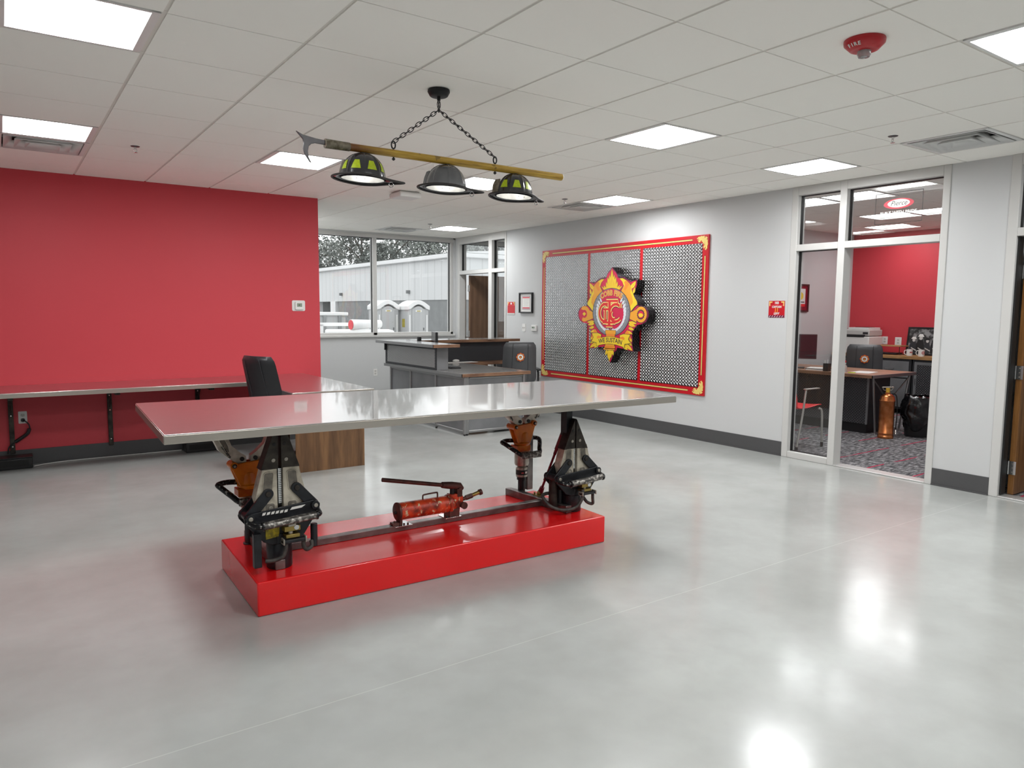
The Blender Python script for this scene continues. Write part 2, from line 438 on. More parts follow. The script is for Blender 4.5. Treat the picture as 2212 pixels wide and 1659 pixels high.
def stroke(pts, w, caps=True):
    """polygon of a thick polyline in 2-D"""
    P = [Vector(p[:2]) for p in pts]; L = []; Rr = []
    for i, p in enumerate(P):
        t = (P[min(i+1, len(P)-1)]-P[max(i-1, 0)]).normalized(); n = Vector((-t.y, t.x))
        L.append(tuple(p+n*w/2)); Rr.append(tuple(p-n*w/2))
    return L+Rr[::-1]
# ------------------------------------------------------------------ setting
X2 = XW+.12                                    # office side of the emblem wall
OX, OY0, OY1 = 11.4, 2.76, 6.64                # captain's office
GX, GY, GS = .6438, 3.5236, .6096              # ceiling grid
LIGHTS = [(-1, 0), (-1, 4), (2, 4), (5, 4), (8, 4), (5, 0), (8, 0), (5, -4), (8, 10), (2, -4), (8, -4), (-1, -4), (5, -8), (2, -8), (4, 11)]  # last cell: a light added out of sight to brighten the back wall
VENTS = [(-1, 5), (8, -2), (8, 5), (7, 11)]

def floors():
    struct('floor', MB().box(-3.2, XW+.07, -4.6, YW+.1, -.12, 0, 'floor'))
    struct('floor_office', MB().box(XW+.07, OX+.2, -1.0, 7.6, -.12, .004, 'carpet'))
    struct('floor_far_office', MB().box(XW+.07, 11.2, 9.0, YW+.1, -.12, .004, 'carpet'))
floors()

def tiles(x0, x1, y0, y1, mb, tee, holes=()):
    i0, i1 = math.floor((x0-GX)/GS), math.ceil((x1-GX)/GS); j0, j1 = math.floor((y0-GY)/GS), math.ceil((y1-GY)/GS)
    for i in range(i0, i1):
        for j in range(j0, j1):
            if (i, j) in holes: continue
            a, b = GX+i*GS, GX+(i+1)*GS; c, d = GY+j*GS, GY+(j+1)*GS
            a = a+.009 if a > x0+.001 else x0; b = b-.009 if b < x1-.001 else x1
            c = c+.004 if c > y0+.001 else y0; d = d-.004 if d < y1-.001 else y1
            if b-a < .02 or d-c < .02: continue
            mb.box(a, b, c, d, H, H+.014, 'tile')
    for i in range(i0, i1+1):
        x = GX+i*GS
        if x0 < x < x1: tee.box(x-.014, x+.014, y0, y1, H+.006, H+.03, 'tee')
    for j in range(j0, j1+1):
        y = GY+j*GS
        if y0 < y < y1: tee.box(x0, x1, y-.014, y+.014, H+.005, H+.028, 'tee')

def ceilings():
    holes = set(LIGHTS) | set(VENTS)
    mb, tee = MB(), MB()
    tiles(-3.0, XW, -4.4, YR, mb, tee, holes)
    tiles(3.03, XW, YR, YW, mb, tee, holes)
    struct('ceiling', mb); struct('trim_1', tee)
    mb, tee = MB(), MB()
    tiles(X2, OX, OY0, OY1, mb, tee, OFF_HOLES)
    tiles(X2, 10, -.9, 2.62, mb, tee)
    tiles(X2, 11, 9.3, YW, mb, tee)
    struct('ceiling_office', mb); struct('trim_2', tee)
    struct('roof', MB().box(-3.3, 11.8, -4.8, YW+.15, H+.3, H+.45, 'tee'))  # unseen slab added to stop sky light leaking in above the tiles
OFF_HOLES = {(11, 1), (11, 2), (14, 1), (14, 2), (16, 3)}
ceilings()

def walls():
    z1 = H+.3
    mb = MB()
    for a, b in ((-4.55, 1.03), (2.57, 3.02), (4.525, 9.61), (11.12, YW+.15)):
        mb.box(XW, X2, a, b, 0, z1, 'wall')
    for a, b in ((1.03, 2.57), (3.02, 4.525), (9.61, 11.12)): mb.box(XW+.01, X2-.01, a, b, H-.002, z1, 'wall')
    struct('wall_right', mb)
    struct('wall_left', MB().box(-3.15, 3.03, YR, YR+.14, 0, z1, 'wall_red'))
    struct('wall_return', MB().box(2.89, 3.03, YR+.14, YW, 0, z1, 'wall'))
    mb = MB()
    mb.box(2.89, XW, YW, YW+.15, 0, 1.065, 'wall').box(2.89, 3.3, YW, YW+.15, 1.065, z1, 'wall').box(6.575, 6.8, YW, YW+.15, 1.065, z1, 'wall')
    mb.box(3.3, 11.2, YW, YW+.15, 2.72, z1, 'wall').box(XW, 11.2, YW, YW+.15, 0, .98, 'wall').box(10.5, 11.2, YW, YW+.15, .98, 2.72, 'wall')
    struct('wall_back', mb)
    struct('wall_front', MB().box(-3.15, 6.75, -4.55, -4.4, 0, z1, 'wall'))
    struct('wall_west', MB().box(-3.15, -3.0, -4.55, YR+.14, 0, z1, 'wall'))
    struct('wall_office_east', MB().box(OX, OX+.12, OY0, OY1+.12, 0, z1, 'wall_red'))
    struct('wall_office_north', MB().box(X2, OX, OY1, OY1+.12, 0, z1, 'wall'))
    struct('wall_office_south', MB().box(X2, OX+.12, OY0-.12, OY0, 0, z1, 'wall'))
    mb = MB().box(10, 10.1, -1, 2.64, 0, z1, 'wall').box(X2, 10, -1, -.9, 0, z1, 'wall')
    struct('wall_second_office', mb)
    mb = MB().box(11, 11.1, 9.2, YW, 0, z1, 'wall').box(X2, 11, 9.2, 9.3, 0, z1, 'wall')
    struct('wall_far_office', mb)
walls()

def baseboards():
    struct('baseboard_left', MB().box(-3.0, 3.03, YR-.008, YR, 0, .145, 'base').box(-3.0, 3.03, YR-.014, YR-.008, 0, .012, 'base'))
    mb = MB()
    for a, b in ((-4.4, 1.03), (2.57, 3.02), (4.525, 9.61)):
        mb.box(XW-.008, XW, a, b, 0, .15, 'base').box(XW-.016, XW-.008, a, b, 0, .013, 'base')
    struct('baseboard_right', mb)
    struct('baseboard_back', MB().box(3.03, XW, YW-.008, YW, 0, .15, 'base').box(3.03, 3.038, YR+.14, YW, 0, .15, 'base'))
    struct('baseboard_office', MB().box(X2, OX, OY1-.008, OY1, 0, .15, 'base').box(OX-.008, OX, OY0, OY1, 0, .15, 'base'))
baseboards()

def glazed_opening(name, members, panes, sill=None):
    """members / panes: (y0, y1, z0, z1) in the emblem wall"""
    root = sempty(name, (XW, members[0][0], 0))
    X = T(-XW, -members[0][0], 0)
    mb = MB(X)
    for a, b, c, d in members: mb.box(XW-.008, X2-.005, a, b, c, d, 'frame')
    mb.build('frame', root, bevel=.004)
    g = MB(X)
    for a, b, c, d in panes:
        for (p, q, r, s_) in ((a, a+.006, c, d), (b-.006, b, c, d), (a, b, d-.006, d), (a, b, c, c+.006)):
            g.box(XW+.045, XW+.085, p, q, r, s_, 'gasket')
    g.build('gasket', root)
    for a, b, c, d in panes: MB(X).box(XW+.062, XW+.068, a+.002, b-.002, c+.002, d-.002, 'glass').build('pane', root)
    if sill:
        MB(X).box(XW-.01, X2+.01, sill[0], sill[1], 0, .012, 'sill').build('threshold', root, bevel=.003)
    return root, X

def hinge(root, X, y, z, x):
    mb = MB(X)
    mb.cyl((x, y, z-.055), (x, y, z+.055), .007, 'chrome', 12)
    mb.box(x, x+.045, y-.004, y+.001, z-.055, z+.055, 'chrome').box(x-.002, x+.001, y-.055, y, z-.055, z+.055, 'chrome')
    for dz in (-.035, 0, .035): mb.cyl((x-.004, y-.03, z+dz), (x, y-.03, z+dz), .005, 'steel_edge', 8)
    mb.build('hinge', root)

def openings():
    T0, T1, HD, SL = 2.105, 2.17, 2.655, .063
    glazed_opening('door_1', [(3.02, 3.08, 0, H), (4.455, 4.525, 0, H), (3.94, 4.01, 0, H), (3.08, 3.94, HD, H), (4.01, 4.455, HD, H),
        (3.08, 3.94, T0, T1), (4.01, 4.455, T0, T1), (4.01, 4.455, 0, SL)],
        [(3.08, 3.94, T1, HD), (4.01, 4.455, T1, HD), (4.01, 4.455, SL, T0)], (3.08, 3.94))
    r, X = glazed_opening('door_2', [(2.5, 2.57, 0, H), (1.53, 1.6, 0, H), (1.03, 1.1, 0, H), (1.6, 2.5, HD, H), (1.1, 1.53, HD, H), (1.6, 2.5, T0, T1),
        (1.1, 1.53, T0, T1), (1.1, 1.53, 0, SL)], [(1.6, 2.5, T1, HD), (1.1, 1.53, T1, HD), (1.1, 1.53, SL, T0)], (1.6, 2.5))
    leaf = MB(X).box(X2+.015, X2+.915, 2.44, 2.485, .012, T0-.01, 'door2').build('leaf', r, bevel=.003)
    MB(X).box(XW+.02, X2-.02, 2.487, 2.5, .02, T0, 'gasket').build('gap_shade', r)  # black strip standing in for the shade in the hinge-side gap
    for z in (1.83, 1.02, .235): hinge(r, X, 2.487, z, X2+.008)
    mb = MB(X); mb.cyl((X2+.86, 2.44, 1.0), (X2+.86, 2.38, 1.0), .012, 'chrome', 12).cyl((X2+.86, 2.39, 1.0), (X2+.75, 2.39, 1.0), .01, 'chrome', 12)
    mb.build('lever_handle', r)
    r, X = glazed_opening('door_3', [(9.61, 9.66, 0, H), (10.03, 10.13, 0, H), (11.05, 11.12, 0, H), (10.13, 11.05, HD-.03, H), (9.66, 10.03, HD-.03, H),
        (10.13, 11.05, T0, T1), (9.66, 10.03, T0, T1), (9.66, 10.03, 0, SL)],
        [(10.13, 11.05, T1, HD-.03), (9.66, 10.03, T1, HD-.03), (9.66, 10.03, SL, T0)], (10.13, 11.05))
    MB(X).box(X2+.015, X2+.9, 10.93, 10.975, .012, T0-.01, 'door').build('leaf', r, bevel=.003)
    for z in (1.87, 1.08, .25): hinge(r, X, 10.98, z, X2+.008)

    # big window in the back wall, and its neighbour in the far office
    for nm, x0, x1, ms, z0 in (('window_1', 3.3, 6.575, (5.09,), 1.065), ('window_2', 6.8, 10.5, (8.2, 9.3), .98)):
        root = sempty(nm, (x0, YW, z0)); X = T(-x0, -YW, -z0); z1 = 2.72
        mb = MB(X)
        for m_ in ms: mb.box(m_-.035, m_+.035, YW+.015, YW+.13, z0, z1, 'frame')
        mb.box(x0, x0+.05, YW+.015, YW+.13, z0, z1, 'frame').box(x1-.05, x1, YW+.015, YW+.13, z0, z1, 'frame')
        mb.box(x0, x1, YW+.0, YW+.13, z1-.06, z1, 'frame').box(x0, x1, YW+.015, YW+.13, z0, z0+.045, 'frame')
        mb.build('window_frame', root, bevel=.004)
        MB(X).box(x0-.02, x1+.02, YW-.03, YW+.06, z0-.03, z0+.004, 'frame').build('window_sill', root, bevel=.004)
        es = [x0+.05]+[e for m_ in ms for e in (m_-.035, m_+.035)]+[x1-.05]
        for a, b in zip(es[::2], es[1::2]):
            g = MB(X)
            for (p, q, r_, s_) in ((a, a+.007, z0+.045, z1-.06), (b-.007, b, z0+.045, z1-.06), (a, b, z1-.067, z1-.06)):
                g.box(p, q, YW+.05, YW+.09, r_, s_, 'gasket')
            g.build('gasket', root)
            MB(X).box(a+.002, b-.002, YW+.07, YW+.078, z0+.047, z1-.062, 'glass').build('pane', root)
openings()

# ------------------------------------------------------------------ ceiling fittings
def cellc(i, j): return (GX+(i+.5)*GS, GY+(j+.5)*GS)
def make_troffer(lensmat='lens'):
    t = thing('ceiling_light', 'x', 'ceiling light', (0, 0, H))
    a = GS/2-.012
    mb = MB()
    for x0, x1, y0, y1 in ((-a, -a+.035, -a, a), (a-.035, a, -a, a), (-a, a, -a, -a+.016), (-a, a, a-.016, a)):
        mb.box(x0, x1, y0, y1, -.002, .012, 'pan')
    b = a-.035; c = a-.016
    for sx in (-1, 1): mb.xz([(sx*(b+.002), .0), (sx*(b+.002), .1), (sx*.15, .1), (sx*.15, .055)], -c-.0008, c+.0008, 'pan')
    mb.box(-a+.001, a-.001, -c-.012, -c-.001, .004, .1, 'pan').box(-a+.001, a-.001, c+.001, c+.012, .004, .1, 'pan').box(-a, a, -c-.005, c+.005, .1, .106, 'pan')
    mb.build('housing', t)
    ln = MB(); n = 10; vs = []
    for k in range(n+1):
        x = -.152+.304*k/n; z = .054-.048*cos(x/.152*pi/2); vs += [(x, -c-.0005, z), (x, c+.0005, z)]
    fs = [(2*k, 2*k+1, 2*k+3, 2*k+2) for k in range(n)]
    ln._add(vs, fs, lensmat); ln.build('lens', t, recalc=False)
    return t
def troffers():
    first = make_troffer(); soft = make_troffer('lens2')
    lab = {(-1, 0): 'square recessed ceiling light nearest the camera at top left', (-1, 4): 'square ceiling light at far left, beside an air vent near the red wall',
        (2, 4): 'square recessed ceiling light behind the iron hook of the hanging pole', (5, 4): 'square recessed ceiling light partly hidden by the middle and right fire helmets',
        (8, 4): 'small square ceiling light above the emblem panel, beside a vent', (5, 0): 'bright square ceiling light in the middle, right of the hanging pole',
        (8, 0): 'square ceiling light just above the glazed office front', (5, -4): 'square ceiling light cut by the right picture edge, near the red alarm',
        (4, 11): 'extra ceiling light added unseen behind the red wall to brighten the back wall',
        (8, 10): 'smallest and farthest square ceiling light, in front of the big window'}
    used = False
    for k, (i, j) in enumerate(LIGHTS):
        x, y = cellc(i, j); o = first if not used else dup(first); used = True
        o.matrix_world = T(x, y, H)
        l = lab.get((i, j))
        o['label'] = l if l else 'square recessed ceiling light behind the camera, out of view'
        o['group'] = 'recessed ceiling lights of the big room'
        if not l: o['group'] = 'recessed ceiling lights behind the camera'
    # 2 x 4 ft fixtures in the captain's office (two cells each) and single ones
    for (cells, l) in ((((11, 1), (11, 2)), 'long ceiling light seen through the transom, nearest, above the shop decal'), (((14, 1), (14, 2)), 'long ceiling light in the office crossing the bottom of the window decal'),
                       (((16, 3),), 'farthest office ceiling light, close to the red office wall')):
        for c in cells:
            x, y = cellc(*c); o = soft if c == (11, 1) else dup(soft); o.matrix_world = T(x, y, H); o['group'] = 'ceiling lights in the glazed office'; o['label'] = l
            if c != cells[0]: o['label'] = l.replace('long ceiling light', 'adjoining half of the long light')
    for (x, y, l) in ((8.5, 1.2, 'ceiling light in the second office behind the open brown door'), (9.0, 10.3, 'ceiling light in the far corner office behind the glass')):
        o = dup(soft); o.matrix_world = T(x, y, H-.014); o['label'] = l; o['group'] = 'ceiling lights of the side offices'
troffers()

def make_vent():
    t = thing('air_vent', 'x', 'vent', (0, 0, H))
    a = GS/2-.012
    mb = MB()
    for x0, x1, y0, y1 in ((-a, -a+.03, -a, a), (a-.03, a, -a, a), (-a, a, -a, -a+.03), (-a, a, a-.03, a)): mb.box(x0, x1, y0, y1, -.002, .012, 'pan')
    b = a-.03
    mb.build('rim', t)
    k = MB(); k.box(-a, a, -a, a, .08, .085, 'frame'); k.build('plenum', t)
    for r, r2, z0, z1 in ((.255, .195, -.004, .05), (.185, .125, -.008, .045), (.115, .055, -.012, .04)):
        m_ = MB(); vs = []
        for (q, z) in ((r, z0), (r2, z1)): vs += [(-q, -q, z), (q, -q, z), (q, q, z), (-q, q, z)]
        m_._add(vs, [(i, (i+1) % 4, 4+(i+1) % 4, 4+i) for i in range(4)], 'pan')
        o = m_.build('louvre', t, recalc=False)
        s_ = o.modifiers.new('thick', 'SOLIDIFY'); s_.thickness = .004
    MB().box(-.06, .06, -.06, .06, .02, .026, 'pan').build('centre_plate', t)
    return t
def vents():
    v = make_vent(); first = True
    for (i, j), l in zip(VENTS, ('square air vent at far left between ceiling light and red wall', 'large square air vent at upper right, above the grey wall strip',
                                 'square air vent beside the small light above the emblem panel', 'farthest and smallest air vent, near the big window')):
        o = v if first else dup(v); first = False
        x, y = cellc(i, j); o.matrix_world = T(x, y, H); o['label'] = l; o['group'] = 'square ceiling air vents'
vents()

def ceiling_things():
    def sprinkler():
        t = thing('fire_sprinkler', 'x', 'sprinkler', (0, 0, H))
        MB().lathe([(.0001, -.0045), (.03, -.004), (.034, 0)], 'hook', 20, cap=False).build('escutcheon', t)
        m_ = MB().cyl((0, 0, 0), (0, 0, -.02), .009, 'chrome', 10)
        for s_ in (-1, 1): m_.tube([(0, 0, -.018), (s_*.012, 0, -.026), (s_*.011, 0, -.036), (0, 0, -.045)], .0025, 'chrome', 6)
        m_.cyl((0, 0, -.045), (0, 0, -.048), .015, 'chrome', 12).build('nozzle', t)
        return t
    s0 = sprinkler(); f = True
    for (x, y), l in (((.932, 6.482), 'fire sprinkler on the ceiling at left, above the red wall'), ((5.26, 2.815), 'fire sprinkler on the ceiling at right, just left of the large vent'),
                      ((5.274, 6.518), 'small fire sprinkler just above the vent near the emblem panel'), ((5.234, 9.593), 'farthest fire sprinkler, in front of the last ceiling light')):
        o = s0 if f else dup(s0); f = False
        o.matrix_world = T(x, y, H); o['label'] = l; o['group'] = 'ceiling fire sprinklers'
    # strobe alarm
    t = thing('fire_alarm_strobe', 'round red ceiling fire alarm with a clear strobe lens', 'fire alarm', (3.33, 1.94, H), radians(-60))
    MB().lathe([(.088, 0), (.09, -.006), (.088, -.02), (.062, -.046), (.05, -.05), (.0001, -.051)], 'red', 48).build('body', t)
    m_ = MB().lathe([(.03, -.05), (.03, -.066), (.024, -.078), (.0001, -.082)], 'clearlens', 20)
    m_.box(-.012, .012, -.006, .006, -.07, -.052, 'chrome'); m_.build('strobe_lens', t)
    m_ = MB()
    for k, ch in enumerate('FIRE'):
        a = -pi/2-.62+(k-1.5)*.22
        slope = atan2(.026, .026)
        X = R(a+pi/2) @ T(0, -.0765, -.0335) @ R(pi+radians(-38), 'X') @ R(pi, 'Z') @ R(pi, 'Y')
        X = R(a+pi/2) @ T(0, -.0762, -.034) @ R(pi/2+radians(42), 'X')
        text(m_, ch, .024, 'white', X, bold=.0006)
    m_.build('lettering', t)
    # access point
    t = thing('access_point', 'white square wireless access point on the ceiling between two helmets', 'access point', (3.63, 7.2, H))
    MB().box(-.13, .13, -.13, .13, -.065, -.012, 'white').build('cover', t, bevel=.014, seg=3)
    MB().box(-.11, .11, -.11, .11, -.012, 0, 'offwhite').build('bracket', t)
    MB().ball((0, 0, -.051), (.004, .004, .002), 'lens', 8).build('indicator', t)
ceiling_things()
# ------------------------------------------------------------------ conference table on rescue tools
def table():
    t = thing('conference_table', 'long stainless steel table on a red plinth, standing on hydraulic rescue tools', 'table', (2.04, 3.87, 0))
    P = Vector((2.04, 3.87, 0)); TT = T(*-P)
    # plinth
    a = radians(-1.65)
    pl = T(.948, 3.478, 0) @ R(a)
    MB(TT @ pl).box(0, 2.19, 0, .80, .0, .172, 'plinth').build('plinth', t, bevel=.008, seg=3)
    # top: sheet with a folded rim and a board under it
    a2 = radians(-2.7); tp = T(.545, 3.352, 0) @ R(a2)
    MB(TT @ tp).box(0, 3.0, 0, 1.222, .944, .95, 'steel').build('tabletop', t, bevel=.002)
    mb = MB(TT @ tp)
    for b in ((-.001, 3.001, -.002, .012), (-.001, 3.001, 1.21, 1.224)): mb.box(b[0], b[1], b[2], b[3], .9075, .9445, 'steel_edge')
    for b in ((-.002, .012), (2.988, 3.002)): mb.box(b[0], b[1],   .012, 1.21, .9075, .9445, 'steel_edge')
    mb.build('rim', t, bevel=.0015)
    MB(TT @ tp).box(.013, 2.987, .013, 1.209, .918, .9438, 'desk_dark').build('underboard', t)
    # steel H frame on the plinth
    mb = MB(TT)
    def bar(p, q, w_, h_, z0=.172):
        p, q = Vector(p), Vector(q); d = (q-p); L = d.length; X = T(p.x, p.y, 0) @ R(atan2(d.y, d.x))
        mb.box(0, L, -w_/2, w_/2, z0, z0+h_, 'raw', X)
    bar((1.13, 3.885), (3.0, 3.86), .05, .038); bar((1.10, 3.60), (1.11, 4.22), .05, .05); bar((2.985, 3.60), (2.93, 4.22), .05, .05)
    mb.build('floor_frame', t, bevel=.003)
    MB(TT).box(3.005, 3.055, 4.09, 4.14, .222, .917, 'raw').build('post', t, bevel=.003)
    spreader(t, (1.115, 3.665, .172), 1.0, P, 'black and silver hydraulic spreader standing at the front left of the plinth')
    spreader(t, (3.05, 3.655, .172), .84, P, 'black and silver hydraulic spreader at the front right, with steel blade tips')
    cutter(t, (1.09, 4.12, .172), P, 'orange hydraulic cutter at the back left, half hidden by the spreader')
    cutter(t, (2.97, 4.11, .172), P, 'orange hydraulic cutter at the back right of the plinth', full=True)
    # ram rod
    p, q = Vector((3.0, 3.93, .235)), Vector((3.02, 3.72, .68))
    m_ = MB(TT); d = q-p
    m_.cyl(p, p+d*.1, .02, 'maroon', 14, .016).cyl(p+d*.08, q, .0085, 'maroon', 12).cyl(p+d*.22, p+d*.27, .013, 'maroon', 12).cyl(p+d*.66, p+d*.76, .0115, 'maroon', 12)
    m_.cyl(p+d*.74, q, .015, 'maroon', 12); m_.build('ram_rod', t)
    MB(TT).box(2.96, 3.03, 3.90, 3.97, .222, .226, 'brass').ball((2.995, 3.93, .236), .02, 'brass', 14).cyl((2.97, 3.955, .222), (2.97, 3.955, .24), .006, 'brass', 8).build('ram_bracket', t)

def spreader(t, loc, s, P, label):
    X = T(*(Vector(loc)-P))
    full = s > .9
    def mbx(): return MB(I4)
    body = MB(I4)
    # foot, collar, cylinder
    body.lathe([(.0001, 0), (.061, 0), (.064, .004), (.064, .13*s), (.060, .135*s), (.068, .137*s), (.068, .185*s), (.056, .19*s), (.05, .30*s), (.0001, .305*s)], 'blackmetal', 36)
    plate = [(-.095, .155), (-.05, .135), (.055, .135), (.105, .155), (.195, .288), (.198, .312), (.182, .332), (.16, .335), (-.155, .308), (-.176, .30), (-.186, .278), (-.182, .262)]
    plate = [(x, z*s) for x, z in plate]
    b = body.build('rescue_tool', t); b.matrix_local = X; b['label'] = label
    MB(I4).xz(plate, -.062, -.052, 'blackmetal').build('side_plate', b, bevel=.0025)
    MB(I4).xz(plate, .052, .062, 'blackmetal').build('side_plate', b, bevel=.0025)
    MB(I4).box(-.09, .09, -.052, .052, .17*s, .275*s, 'blackmetal').build('gearbox', b, bevel=.004)
    # pivots
    for (x, z) in ((-.158, .286), (.17, .31)):
        m_ = mbx().cyl((x, -.078, z*s), (x, .07, z*s), .022, 'blackmetal', 20).cyl((x, -.082, z*s), (x, -.076, z*s), .011, 'silver', 14)
        m_.build('pivot_bolt', b, bevel=.002)
    # links (front and back)
    for (x0, z0, x1, z1) in ((-.158, .286, -.062, .393), (.17, .31, .082, .408)):
        m_ = mbx(); d = Vector((x1-x0, (z1-z0)*s)); L = d.length; ang = atan2(d.y, d.x)
        o = [(-0, -.026), (L, -.027)]+[(L+.027*sin(k*pi/8), -.027*cos(k*pi/8)) for k in range(1, 8)]+[(L, .027), (0, .026)]+[(-.026*sin(k*pi/8), .026*cos(k*pi/8)) for k in range(1, 8)]
        for (ya, yb) in ((-.05, -.036), (.036, .05)):
            m_.xz([(x0+p*cos(ang)-q*sin(ang), z0*s+p*sin(ang)+q*cos(ang)) for p, q in o], ya, yb, 'blackmetal')
        m_.cyl((x1, -.056, z1*s), (x1, .056, z1*s), .014, 'darksteel', 16)
        m_.build('link', b, bevel=.002)
    # spreader arms
    H3 = (.914-loc[2]) if full else .62
    for sd in (-1, 1):
        cx = .008 if full else .012
        if sd < 0: ol = [(-.012, .27), (-.012, .525), (-.028, .53), (-.085, .515), (-.105, .44), (-.122, .37), (-.095, .27)]
        else: ol = [(.018, .275), (.10, .28), (.125, .33), (.128, .40), (.112, .46), (.10, .522), (.03, .532), (.018, .525)]
        m_ = mbx().xz([(x, z*s) for x, z in ol], -.033, .033, 'alu')
        # pocket (frame ring proud of a darker floor)
        rc = rrect(.05, .105*s, .014, 4, -.058 if sd < 0 else .066, .448*s)
        sh = -.06 if sd < 0 else .05
        rc = [(x+(z-.448*s)*(.10 if sd < 0 else -.10), z) for x, z in rc]
        m_.xz(rc, -.0345, -.032, 'alu_dark')
        ringp = [(x, -.0335, z) for x, z in rc]
        m_.tube(ringp, .0035, 'alu', 6, closed=True)
        rc2 = rrect(.045, .06*s, .012, 4, -.05 if sd < 0 else .062, .31*s)
        m_.xz(rc2, -.0345, -.032, 'alu_dark').cyl((.065 if sd > 0 else -.048, -.04, .315*s), (.065 if sd > 0 else -.048, -.03, .315*s), .012, 'silver', 14)
        m_.build('spreader_arm', b, bevel=.003)
        # steel tips
        if sd < 0: tp = [(-.006, .515), (-.006, H3/s-.004), (-.022 if full else -.006, H3/s-.004), (-.04, .66 if full else .66), (-.093, .515)]
        else: tp = [(.010, .518), (.104, .516), (.062, .64), (.03, H3/s-.004), (.012 if not full else .010, H3/s-.004)]
        if not full:
            tp = [(-.006, .50), (-.004, .733), (-.012, .72), (-.095, .50)] if sd < 0 else [(.004, .50), (.105, .49), (.012, .72), (.004, .733)]
        m_ = mbx().xz([(x, z*s) for x, z in tp], -.037, .037, 'darksteel')
        xx = -.03 if sd < 0 else .034
        m_.cyl((xx*.8, -.039, .64*s), (xx*.8, .039, .64*s), .009, 'ink', 14)
        m_.cyl((xx, -.041, .56*s), (xx, .041, .56*s), .010, 'silver', 14)
        m_.build('blade_tip', b, bevel=.0015)
    # serrated gripping strip between the arms
    m_ = mbx()
    for k in range(22):
        z = (.305+k*.0095)*s; m_.xz([(-.003, z), (.013, z+.001), (.013, z+.006*s), (-.003, z+.0085*s)], -.020, -.004, 'chrome')
    m_.box(-.0105, .0165, -.004, .01, .28*s, .52*s, 'ink'); m_.build('grip_teeth', b)
    # carrying handle
    m_ = mbx(); z = .268*s
    m_.cyl((-.115, -.13, z-.012), (.155, -.13, z+.006), .0195, 'scuffrod', 20)
    for x, zz in ((-.115, z-.012), (.155, z+.006)):
        m_.tube([(x, -.13, zz), (x+(.03 if x < 0 else .022)*(-1 if x < 0 else 1), -.115, zz), (x+(-.055 if x < 0 else .03), -.06, zz+.012)], .012, 'blackscuff', 10, smooth=4)
        m_.cyl((x-.004, -.13, zz), (x+.004, -.13, zz), .0235, 'blackscuff', 20)
    m_.build('handle', b)
    # valve block, dead-man lever, stickers
    m_ = mbx()
    m_.box(-.005, .075, -.115, -.062, .205*s, .232*s, 'brass').box(.0, .07, -.12, -.062, .172*s, .19*s, 'brass').cyl((.03, -.095, .19*s), (.03, -.095, .25*s), .012, 'silver', 12)
    m_.cyl((.055, -.118, .222*s), (.055, -.09, .222*s), .014, 'chrome', 14).box(.012, .05, -.125, -.1, .232*s, .25*s, 'silver')
    m_.build('valve', b, bevel=.002)
    m_ = mbx().box(-.02, .10, -.135, -.10, .15*s, .168*s, 'blackmetal').box(-.02, -.012, -.14, -.095, .145*s, .176*s, 'silver').box(.092, .10, -.14, -.095, .145*s, .176*s, 'silver')
    m_.build('lever', b, bevel=.003)
    if full:
        MB(I4).xz([(-.085, .168), (-.018, .175), (-.016, .222), (-.085, .215)], -.0645, -.0622, 'label_yellow').build('warning_label', b)
        m_ = MB(I4)
        for k in range(6): m_.xz([(-.10+k*.022, .292), (-.085+k*.022, .294), (-.08+k*.022, .307), (-.096+k*.022, .305)], -.0645, -.0622, 'c_white')
        m_.xz([(.04, .301), (.10, .305), (.12, .318), (.05, .314)], -.0645, -.0622, 'c_white')
        m_.build('worn_sticker', b)
    # hoses and grips
    m_ = mbx()
    if full:
        m_.tube([(-.002, -.115, .165), (-.004, -.12, .12), (-.02, -.12, .085), (-.06, -.11, .07), (-.10, -.1, .07)], .0105, 'hose', 10, smooth=5).build('hydraulic_hose', b); m_ = mbx()
        m_.tube([(.09, -.11, .15), (.092, -.11, .115), (.11, -.105, .095), (.14, -.09, .105), (.145, -.07, .125)], .0105, 'hose', 10, smooth=5)
    else:
        m_.tube([(.0, -.115, .16), (-.005, -.12, .11), (-.05, -.11, .05), (-.13, -.08, .035), (-.2, -.03, .06), (-.215, .03, .11), (-.17, .06, .12), (-.1, .06, .115)], .0115, 'hose', 10, smooth=6).build('hydraulic_hose', b); m_ = mbx()
        m_.tube([(.09, -.11, .14), (.092, -.11, .09), (.10, -.10, .05), (.07, -.08, .06), (.055, -.06, .09)], .0105, 'hose', 10, smooth=5)
    m_.build('hydraulic_hose', b)
    m_ = mbx()
    if full:
        m_.box(-.155, -.118, -.11, -.075, .045, .215, 'blackmetal').build('guard_bar', b, bevel=.003); m_ = mbx().cyl((.165, -.055, .09), (.165, -.055, .21), .018, 'blackmetal', 14)
    else:
        m_.cyl((-.13, .03, .03), (-.13, .03, .24), .03, 'darksteel', 18).build('guard_bar', b); m_ = mbx().cyl((-.06, .05, .02), (-.06, .05, .24), .03, 'blackmetal', 18)
    m_.build('guard_bar', b, bevel=.003)
    if not full:
        MB(I4).box(-.05, 0, .0, .06, .50, .742, 'blackmetal').build('post', b, bevel=.002)

